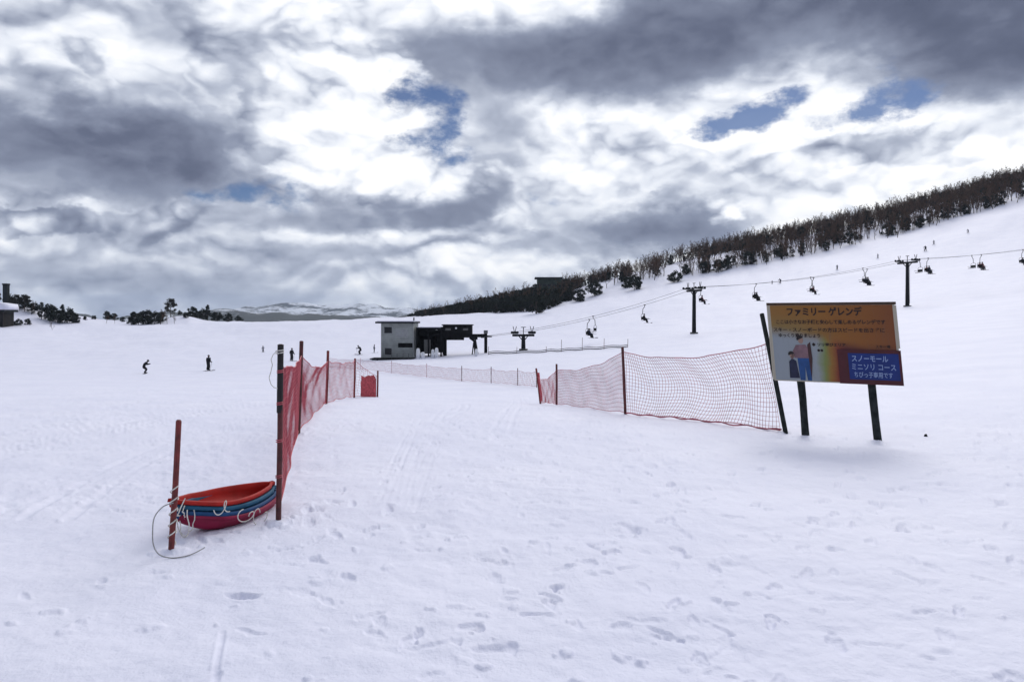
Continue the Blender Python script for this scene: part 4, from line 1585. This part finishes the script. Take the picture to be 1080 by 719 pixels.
# folded spare net tied at the far end
b = MB(); rs = random.Random(8)
f0 = P3(380.5, 421, 33.8); f1 = P3(397, 421, 34.2)
for k in range(9):
    u0 = rs.uniform(0, .25); u1 = rs.uniform(.75, 1)
    zt = (HY - rs.uniform(397.5, 402)) / F * 34
    pts = []
    for i in range(8):
        s = u0 + (u1 - u0) * i / 7
        q = f0.lerp(f1, s)
        pts.append((q, gz(q.x, q.y), zt - .12 * math.sin(s * 9 + k)))
    for (q, z0, z1), (q2, z02, z12) in zip(pts[:-1], pts[1:]):
        dy = Vector((0, -.012 * k + .03 * math.sin(q.x * 9 + k), 0)); dy2 = Vector((0, -.012 * k + .03 * math.sin(q2.x * 9 + k), 0))
        A = Vector((q.x, q.y, z0)) + dy - base; B = Vector((q2.x, q2.y, z02)) + dy2 - base
        C = Vector((q2.x, q2.y, z12)) + dy2 - base; Dd = Vector((q.x, q.y, z1)) + dy - base
        b.quad([A, B, C, Dd])
b.build('folded_net', M['net_bundle'], tl)
# loose cord on the nearest pole
b = MB(); o = base
c0 = P3(295, 371, 7.6) - o
pts = [c0 + Vector((x * .0099, -.035, -z * .0099)) for x, z in ((0, 2), (-3, 0), (-6, 3), (-8, 8), (-6.5, 13), (-8, 20), (-10, 27), (-8, 34), (-5, 37), (-1, 38))]
sm = []
for i in range(len(pts) - 1):
    for q in range(4): sm.append(pts[i].lerp(pts[i + 1], q / 4))
b.tube(sm + [pts[-1]], .0045, 5)
b.tube([c0 + Vector((.038 * math.cos(a), .038 * math.sin(a), -.03 + .004 * a)) for a in np.linspace(0, 12.6, 26)], .006, 5)
b.build('cord', M['cord'], tl)
# lashings of the net on the first pole
for zf in (.25, .45, .66, .84):
    b = MB()
    c = LP[0][0].lerp(LP[0][1], zf) - base
    b.tube([c + Vector((.034 * math.cos(a), .034 * math.sin(a), .003 * a)) for a in np.linspace(0, 12.6, 20)], .005, 4)
    b.build('lashing', M['net_red'], tl)

# --- right fence
rf = [(570, 430, 32.0, 565.5, 388.5, .045), (587, 434.5, 27.7, 587, 384, .040), (659.5, 439, 19.0, 656.5, 366, .038), (828.5, 459, 14.4, 803.5, 331, .045)]
base = P3(659.5, 439, 19.0); base.z = gz(base.x, base.y)
tr_ = thing('net_fence', 'coarse purple-red safety net hung to a leaning black pole beside the sign', 'net fence', tuple(base))
RP = []
for k, (pb, yb, Y, pt, yt, r) in enumerate(rf):
    b0 = P3(pb, yb, Y); b0.z = gz(b0.x, b0.y); t1 = P3(pt, yt, Y)
    RP.append((b0, t1))
    post(tr_, b0, t1, r, (M['pole_red'], M['pole_dark'], M['pole_dark'], M['post_wood'])[k], 'pole')
rtop = [(566.5, 397), (587, 389), (657, 371), (809, 361)]
rbot = [(570, 428), (587, 434), (659.5, 437), (823, 458.5)]
for k in range(3):
    At = P3(rtop[k][0], rtop[k][1], rf[k][2]); Bt = P3(rtop[k + 1][0], rtop[k + 1][1], rf[k + 1][2])
    A0 = P3(rbot[k][0], rbot[k][1], rf[k][2]); B0 = P3(rbot[k + 1][0], rbot[k + 1][1], rf[k + 1][2])
    A0.z = gz(A0.x, A0.y) + .04; B0.z = gz(B0.x, B0.y) + .04
    net_panel('net', A0, At, B0, Bt, (.085, .10, .088)[k], (.0044, .0048, .0046)[k], (M['net_red'], M['net_dark'], M['net_dark'])[k], tr_,
              sag_top=(.24, .20, .22)[k], sag_bot=(.02, .02, .03)[k], belly=(.05, .10, .20)[k], seed=k + 11, org=base, edge=(.012, .010, .012)[k], skew=(0, .02, .05)[k])
# net wound thickly round the farthest pole
b = MB()
A0, A1 = RP[0]; rs = random.Random(4)
for k in range(7):
    pts = [A0.lerp(A1, .08 + .80 * i / 7) - base + Vector((.05 + .03 * rs.random() * k / 4, rs.gauss(0, .02), 0)) for i in range(8)]
    b.tube(pts, [.03 + .015 * rs.random() for _ in pts], 5)
b.build('folded_net', M['net_bundle'], tr_)
# heavier bottom rope of the wide panel, half sunk in the snow
b = MB()
A = P3(659.5, 438, 19.0); B = P3(824, 459, 14.4); pts = []
for i in range(41):
    u = i / 40; q = A.lerp(B, u); z = gz(q.x, q.y)
    pts.append(Vector((q.x, q.y, z + .045 + .02 * math.sin(u * 40))) - base)
b.tube(pts, .016, 5); b.build('bottom_rope', M['net_dark'], tr_)

# --- far pale net
base = hit(487, 402)
tf = thing('net_fence', 'thin pale pink net on short poles far across the run below the lift hut', 'net fence', tuple(base))
fp = [(346, 387.5), (380, 390), (413, 393.5), (450, 398), (487, 402), (518, 404), (546, 406.5), (566, 408.5)]
FP = [hit(*q) for q in fp]
for k, q in enumerate(FP):
    b = MB(); c = q - base
    b.tube([c - Vector((0, 0, .3)), c + Vector((0, 0, 1.25))], .032 if k > 3 else .022, 6); b.build('pole', M['pole_dark'] if k > 3 else M['net_pink'], tf)
for k in range(len(FP) - 1):
    A, B = FP[k], FP[k + 1]
    net_panel('net', A + Vector((0, 0, .05)), A + Vector((0, 0, 1.08)), B + Vector((0, 0, .05)), B + Vector((0, 0, 1.08)), .16, .0075, M['net_pink'], tf,
              sag_top=.10, belly=.05, seed=k + 31, org=base, edge=.016)

# ------------------------------------------------------------------ short red post with hoops of cord
base = P3(180, 585.5, 6.6); base.z = gz(base.x, base.y)
top = P3(188.5, 444, 6.6)
ts = thing('marker_post', 'short red post standing in the snow in front of the sled bows', 'post', tuple(base))
post(ts, base, top, .026, M['pole_red'], 'shaft', n=10)
b = MB()
d = (top - base)
for k in range(5):
    c = d * (.12 + .085 * k)
    b.tube([c + Vector((.033 * math.cos(a), .033 * math.sin(a), .020 * a - .06)) for a in np.linspace(0, 6.3, 14)], .006, 5)
b.build('cord_wrap', M['cord'], ts)
b = MB(); pts = []
for (px, py, Y) in ((183, 530, 6.55), (172, 534, 6.5), (163, 545, 6.42), (161, 560, 6.36), (162, 575, 6.33), (168, 584.5, 6.36), (180, 588, 6.40), (194, 586.5, 6.45), (205, 583, 6.52), (216, 577, 6.62)):
    q = P3(px, py, Y); q.z = max(q.z, gz(q.x, q.y) + .02); pts.append(q - base)
sm = []
for i in range(len(pts) - 1):
    p0 = pts[max(i - 1, 0)]; p1 = pts[i]; p2 = pts[i + 1]; p3 = pts[min(i + 2, len(pts) - 1)]
    for k in range(5):
        t = k / 5
        sm.append(.5 * ((2 * p1) + (p2 - p0) * t + (2 * p0 - 5 * p1 + 4 * p2 - p3) * t * t + (3 * p1 - p0 - 3 * p2 + p3) * t ** 3))
b.tube(sm + [pts[-1]], .0052, 6); b.build('loop_cord', M['cord_grey'], ts)


# ------------------------------------------------------------------ stacked sleds
def sled_mesh(L=1.22, W=.46, Dp=.21):
    """boat-shaped plastic sled; bow at -x (pointed, turned up), stern at +x"""
    ns, nc = 26, 15
    b = MB()
    rows = []
    for i in range(ns + 1):
        s = i / ns
        x = -L / 2 + L * s
        w = W / 2 * min(1, (math.sin(math.pi * min(s * 1.02 + .02, 1)) ** .55)) * (1.0 if s < .5 else 1 - .40 * ((s - .5) / .5) ** 2)
        if s < .30: w *= (.22 + .78 * (s / .30) ** .7)
        keel = .16 * max(0, 1 - s / .34) ** 2 + .05 * max(0, (s - .86) / .14) ** 2
        rim = Dp + .07 * max(0, 1 - s / .45) ** 1.5 - .015 * math.sin(math.pi * s)
        ring = []
        for j in range(nc + 1):
            a = -1 + 2 * j / nc
            q = abs(a)
            y = math.copysign(w * (1 - (1 - q) ** 1.9), a)
            z = keel + (rim - keel) * q ** 3.2 + .010 * math.cos(a * 9) * (1 - q)
            ring.append((x, y, z))
        # rolled lip
        y0, z0 = ring[0][1], ring[0][2]; y1, z1 = ring[-1][1], ring[-1][2]
        ring = [(x, y0 - .028, z0 - .030), (x, y0 - .026, z0 + .002), (x, y0 - .008, z0 + .008)] + ring + [(x, y1 + .008, z1 + .008), (x, y1 + .026, z1 + .002), (x, y1 + .028, z1 - .030)]
        rows.append(ring)
    m = len(rows[0])
    for rg in rows: b.v.extend(rg)
    for i in range(ns):
        for j in range(m - 1):
            b.f.append((i * m + j, (i + 1) * m + j, (i + 1) * m + j + 1, i * m + j + 1)); b.m.append(0)
    # closed stern and bow
    b.f.append(tuple(ns * m + j for j in range(m))); b.m.append(0)
    return b


def solid(o, th=.008):
    sol = o.modifiers.new('wall', 'SOLIDIFY'); sol.thickness = th; sol.offset = 0
    return o


bow = P3(178, 560, 6.95); bow.z = 0
stern = P3(289, 545, 8.35); stern.z = 0
ax = (stern - bow); SLN = ax.length; angz = math.atan2(ax.y, ax.x)
mid = (bow + stern) / 2
gm = gz(mid.x, mid.y)
SG = 'plastic sleds nested in one stack'
sm_ = sled_mesh(SLN * .98, .41, .15)
for k, (mt, dz, dx, dy, tilt, roll, label) in enumerate([
    ('sled_pink', .0, .06, -.01, 2.5, 7, 'crimson sled at the bottom of the stack, its hull on the snow'),
    ('sled_blue', .042, .03, -.005, 2.5, 7, 'dark blue sled second from the bottom of the stack'),
    ('sled_teal', .100, .01, .0, 2.5, 7, 'blue-green sled directly under the top red one'),
    ('sled_red', .154, -.02, .004, 2.5, 7, 'bright red sled on top of the stack showing its inside'),
]):
    t = thing('sled', label, 'sled', (mid.x + math.cos(angz) * dx - math.sin(angz) * dy, mid.y + math.sin(angz) * dx + math.cos(angz) * dy, gm + dz), angz, SG)
    t.rotation_euler = (R(roll), R(tilt), angz)
    ob = link(sm_.mesh('hull', M[mt], True), 'hull', t)
    ob.scale = (1, 1.06 - .02 * k, 1)
    solid(ob)
    # tow cord threaded through the bow
    b = MB(); rs = random.Random(40 + k)
    hx = -SLN * .98 / 2 + .10
    a0 = Vector((hx, .07, .25)); a1 = Vector((hx, -.08, .25))
    drop = (.20, .26, .15, .20)[k]
    pts = []
    for i in range(17):
        u = i / 16
        q = a0.lerp(a1, u)
        lp = math.sin(math.pi * u)
        pts.append(q + Vector((-.07 * lp - .05 * math.sin(2 * math.pi * u + k), -.09 * lp * rs.uniform(.7, 1.1), -drop * lp + .03 * math.sin(9 * u + k))))
    b.tube(pts, .0058, 5)
    b.build('tow_cord', M['cord'], t)
    if k in (0, 1, 3):      # a loose bight hanging over the near side
        b = MB()
        c = Vector((hx + (.62, .44, 0, .16)[k], -.27 if k < 2 else -.24, (.14, .16, 0, .20)[k]))
        w, h = ((.085, .10), (.10, .07), (0, 0), (.06, .10))[k]
        b.tube([c + Vector((w * math.cos(a) * (1 - .04 * a) + .01 * a, -.03 - .010 * a, -.04 + h * math.sin(a) * (1 - .05 * a))) for a in np.linspace(.4 + k, 8.2 + k, 44)], .0052, 5)
        b.build('cord_loop', M['cord'], t)


# ------------------------------------------------------------------ the sign
def sign():
    yl, yr = 14.0, 12.95
    A = pxz(817, 401, yl); B = pxz(951.5, 406.5, yr)
    ax = Vector((B.x - A.x, B.y - A.y, 0)); W = ax.length; a = math.atan2(ax.y, ax.x)
    H = (401 - 319.5) / F * yl
    zb = A.z
    t = thing('sign', 'orange and white ski-run notice board with a blue panel on two black log posts', 'sign', (A.x, A.y, zb), a)
    drop = (A.z - B.z) / W
    SH = -.085
    def shear(o):
        me = o.data
        n = len(me.vertices); co = np.empty(n * 3, dtype=np.float32); me.vertices.foreach_get('co', co)
        co = co.reshape(-1, 3)
        co[:, 0] += SH * co[:, 2]
        me.vertices.foreach_set('co', co.ravel()); me.update()
        return o
    fy = -.02
    b = MB(); b.box((W / 2, 0, H / 2), (W, .036, H))
    o = b.build('board', M['sign_cream'], t); shear(o)
    # printed sheet on the front
    b = MB(); b.quad([(.035, fy - .001, .02), (W - .035, fy - .001, .02), (W - .035, fy - .001, H - .05), (.035, fy - .001, H - .05)])
    me = b.mesh('print', M['sign_print'])
    uv = me.uv_layers.new(name='UVMap')
    for i, q in enumerate(((0, 0), (1, 0), (1, 1), (0, 1))): uv.data[i].uv = q
    o = link(me, 'printed_sheet', t); shear(o)
    b = MB(); b.box((W / 2, 0, H - .022), (W + .05, .056, .048)); shear(b.build('top_rail', M['sign_brown'], t))
    b = MB(); b.box((-.012, 0, H * .5 - .01), (.026, .05, H - .06)); b.box((W + .013, 0, H * .70), (.026, .05, H * .52)); shear(b.build('side_rail', M['sign_cream'], t))
    # lower right panel
    x0, x1, z1 = W * .535, W + .030, H * .42
    b = MB(); b.box(((x0 + x1) / 2, fy - .012, z1 / 2 - .004), (x1 - x0, .022, z1))
    pn = b.build('red_panel', M['sign_maroon'], t); shear(pn)
    bx0, bx1, bz0, bz1 = W * .615, W - .012, H * .055, H * .375
    b = MB(); b.box(((bx0 + bx1) / 2, fy - .026, (bz0 + bz1) / 2), (bx1 - bx0, .006, bz1 - bz0))
    bp = b.build('blue_plate', M['sign_blue'], pn); shear(bp)

    def text(s, x, z, size, m, parent, y, align='LEFT', bold=0.0, width=None, name='lettering'):
        cu = bpy.data.curves.new('lettering', 'FONT')
        cu.body = s; cu.size = size; cu.align_x = align; cu.extrude = .0012; cu.offset = bold; cu.resolution_u = 2
        ob = bpy.data.objects.new('lettering', cu); col.objects.link(ob)
        bpy.context.view_layer.update()
        me = bpy.data.meshes.new_from_object(ob.evaluated_get(bpy.context.evaluated_depsgraph_get()))
        bpy.data.objects.remove(ob); bpy.data.curves.remove(cu)
        n = len(me.vertices); co = np.empty(n * 3, dtype=np.float32); me.vertices.foreach_get('co', co); co = co.reshape(-1, 3)
        if width:
            w0 = co[:, 0].max() - co[:, 0].min(); co[:, 0] = (co[:, 0] - co[:, 0].min()) * width / w0
        v = np.stack([co[:, 0] + x, y - co[:, 2], co[:, 1] + z], -1)
        me.vertices.foreach_set('co', v.astype(np.float32).ravel())
        me.materials.clear(); me.materials.append(m); me.update()
        o = link(me, name, parent); shear(o)
        return o
    yt = fy - .004
    text('ファミリー ゲレンデ', W * .155, H * .845, .165, M['ink_dark'], t, yt, bold=.006, width=W * .60)
    text('ここは小さなお子様と安心して楽しめるゲレンデです', W * .06, H * .735, .085, M['ink_dark'], t, yt, bold=.002, width=W * .86)
    text('スキー・スノーボードの方はスピードを出さずに', W * .03, H * .635, .085, M['ink_dark'], t, yt, bold=.002, width=W * .88)
    text('ゆっくり滑りましょう', W * .07, H * .565, .08, M['ink_dark'], t, yt, bold=.002, width=W * .34)
    text('◆ ソリ遊びエリア', W * .335, H * .455, .07, M['ink_dark'], t, yt, bold=.002, width=W * .27)
    text('●●', W * .375, H * .385, .06, M['ink_dark'], t, yt, bold=.002)
    text('スキー場', W * .83, H * .445, .06, M['ink_dark'], t, yt, bold=.001)
    ybl = fy - .031
    text('スノーモール', bx0 + .06, bz0 + (bz1 - bz0) * .70, .13, M['ink_pale'], bp, ybl, bold=.002, width=(bx1 - bx0) * .72)
    text('ミニソリ コース', bx0 + .05, bz0 + (bz1 - bz0) * .385, .13, M['ink_pale'], bp, ybl, bold=.001, width=(bx1 - bx0) * .87)
    text('ちびっ子専用です', bx0 + .08, bz0 + (bz1 - bz0) * .10, .11, M['ink_pale'], bp, ybl, bold=.001, width=(bx1 - bx0) * .76)
    # printed picture: an adult and a child
    def ell(cx, cz, rx, rz, n=16, a0=0, a1=2 * math.pi): return [(cx + rx * math.cos(a0 + (a1 - a0) * k / n), cz + rz * math.sin(a0 + (a1 - a0) * k / n)) for k in range(n)]
    k = W / 134.0
    def px(x): return (x - 814) * k
    def pz(y): return (401.5 - y) * H / 82
    y0 = fy - .003
    b = MB()
    b.prism([(px(842), pz(376)), (px(843.5), pz(400)), (px(849), pz(400)), (px(850), pz(386)), (px(851.5), pz(400)), (px(856), pz(400)), (px(856.5), pz(376))], y0 - .002, y0, 3)
    b.prism([(px(839), pz(377)), (px(838), pz(369)), (px(841.5), pz(363.5)), (px(852), pz(363)), (px(855), pz(367)), (px(856.5), pz(377))], y0 - .0035, y0 - .0025, 2)
    b.prism([(px(838), pz(369)), (px(834.5), pz(377)), (px(837), pz(378.5)), (px(841.5), pz(371))], y0 - .005, y0 - .004, 2)
    b.prism([(px(854), pz(363)), (px(857.5), pz(360)), (px(858.5), pz(377)), (px(856), pz(398)), (px(854.5), pz(378))], y0 - .005, y0 - .004, 5)
    b.prism(ell(px(847.3), pz(358.6), .045, .062), y0 - .0035, y0 - .0025, 1)
    b.prism(ell(px(846.6), pz(357), .062, .065, 14, .4, 3.9), y0 - .005, y0 - .004, 0)
    b.prism([(px(832), pz(398)), (px(832.6), pz(381)), (px(836), pz(377.5)), (px(840.5), pz(380)), (px(843), pz(398))], y0 - .0035, y0 - .0025, 4)
    b.prism(ell(px(836.4), pz(374.6), .042, .052), y0 - .005, y0 - .004, 1)
    b.prism(ell(px(835.6), pz(373.2), .056, .056, 14, .3, 3.8), y0 - .0065, y0 - .0055, 0)
    shear(b.build('printed_picture', [M['print_hair'], M['print_skin'], M['print_pink'], M['print_blue'], M['print_navy'], M['print_dark']], t))
    # posts
    for (u, nm) in ((.215, 0), (.775, 1)):
        xw = u * W
        c = Vector((A.x, A.y, 0)) + Vector((math.cos(a), math.sin(a), 0)) * (xw)
        g = gz(c.x, c.y) - zb
        b = MB(); rs = random.Random(nm)
        pts = [(xw + rs.gauss(0, .006), .09, g - .35 + (H - .05 - g + .35) * i / 8) for i in range(9)]
        b.tube(pts, [.068 + rs.gauss(0, .003) for _ in pts], 12)
        shear(b.build('log_post', M['post_wood'], t, True))
    b = MB()
    for z in (H * .2, H * .8): b.box((W / 2, .055, z), (W * .94, .03, .09))
    shear(b.build('back_batten', M['sign_brown'], t))


sign()
# small dark clod beside the sign
p = hit(976, 460)
b = MB(); b.tube([(0, 0, -.03), (.01, 0, .01), (.02, .01, .025), (.03, .0, .03)], [.03, .033, .024, .010], 7)
o = b.build('stone', M['post_wood'], None, True); o.location = p
tag(o, 'small dark stone lying on the snow right of the sign posts', 'stone')


# ------------------------------------------------------------------ the air
b = MB(); b.box((0, 0, 20), (10400, 10400, 260))
hz = b.build('haze', [], None)
hm_ = bpy.data.materials.new('haze')
hm_.use_nodes = True
hm_.node_tree.nodes.clear()
ht = NT(hm_.node_tree)
vo = ht.n('ShaderNodeVolumePrincipled')
vo.inputs['Color'].default_value = (.62, .76, 1.0, 1)
vo.inputs['Density'].default_value = .00011
vo.inputs['Anisotropy'].default_value = .2
ho = ht.n('ShaderNodeOutputMaterial')
ht.put(ho.inputs['Volume'], vo.outputs[0])
hz.data.materials.append(hm_)
tag(hz, kind='stuff')
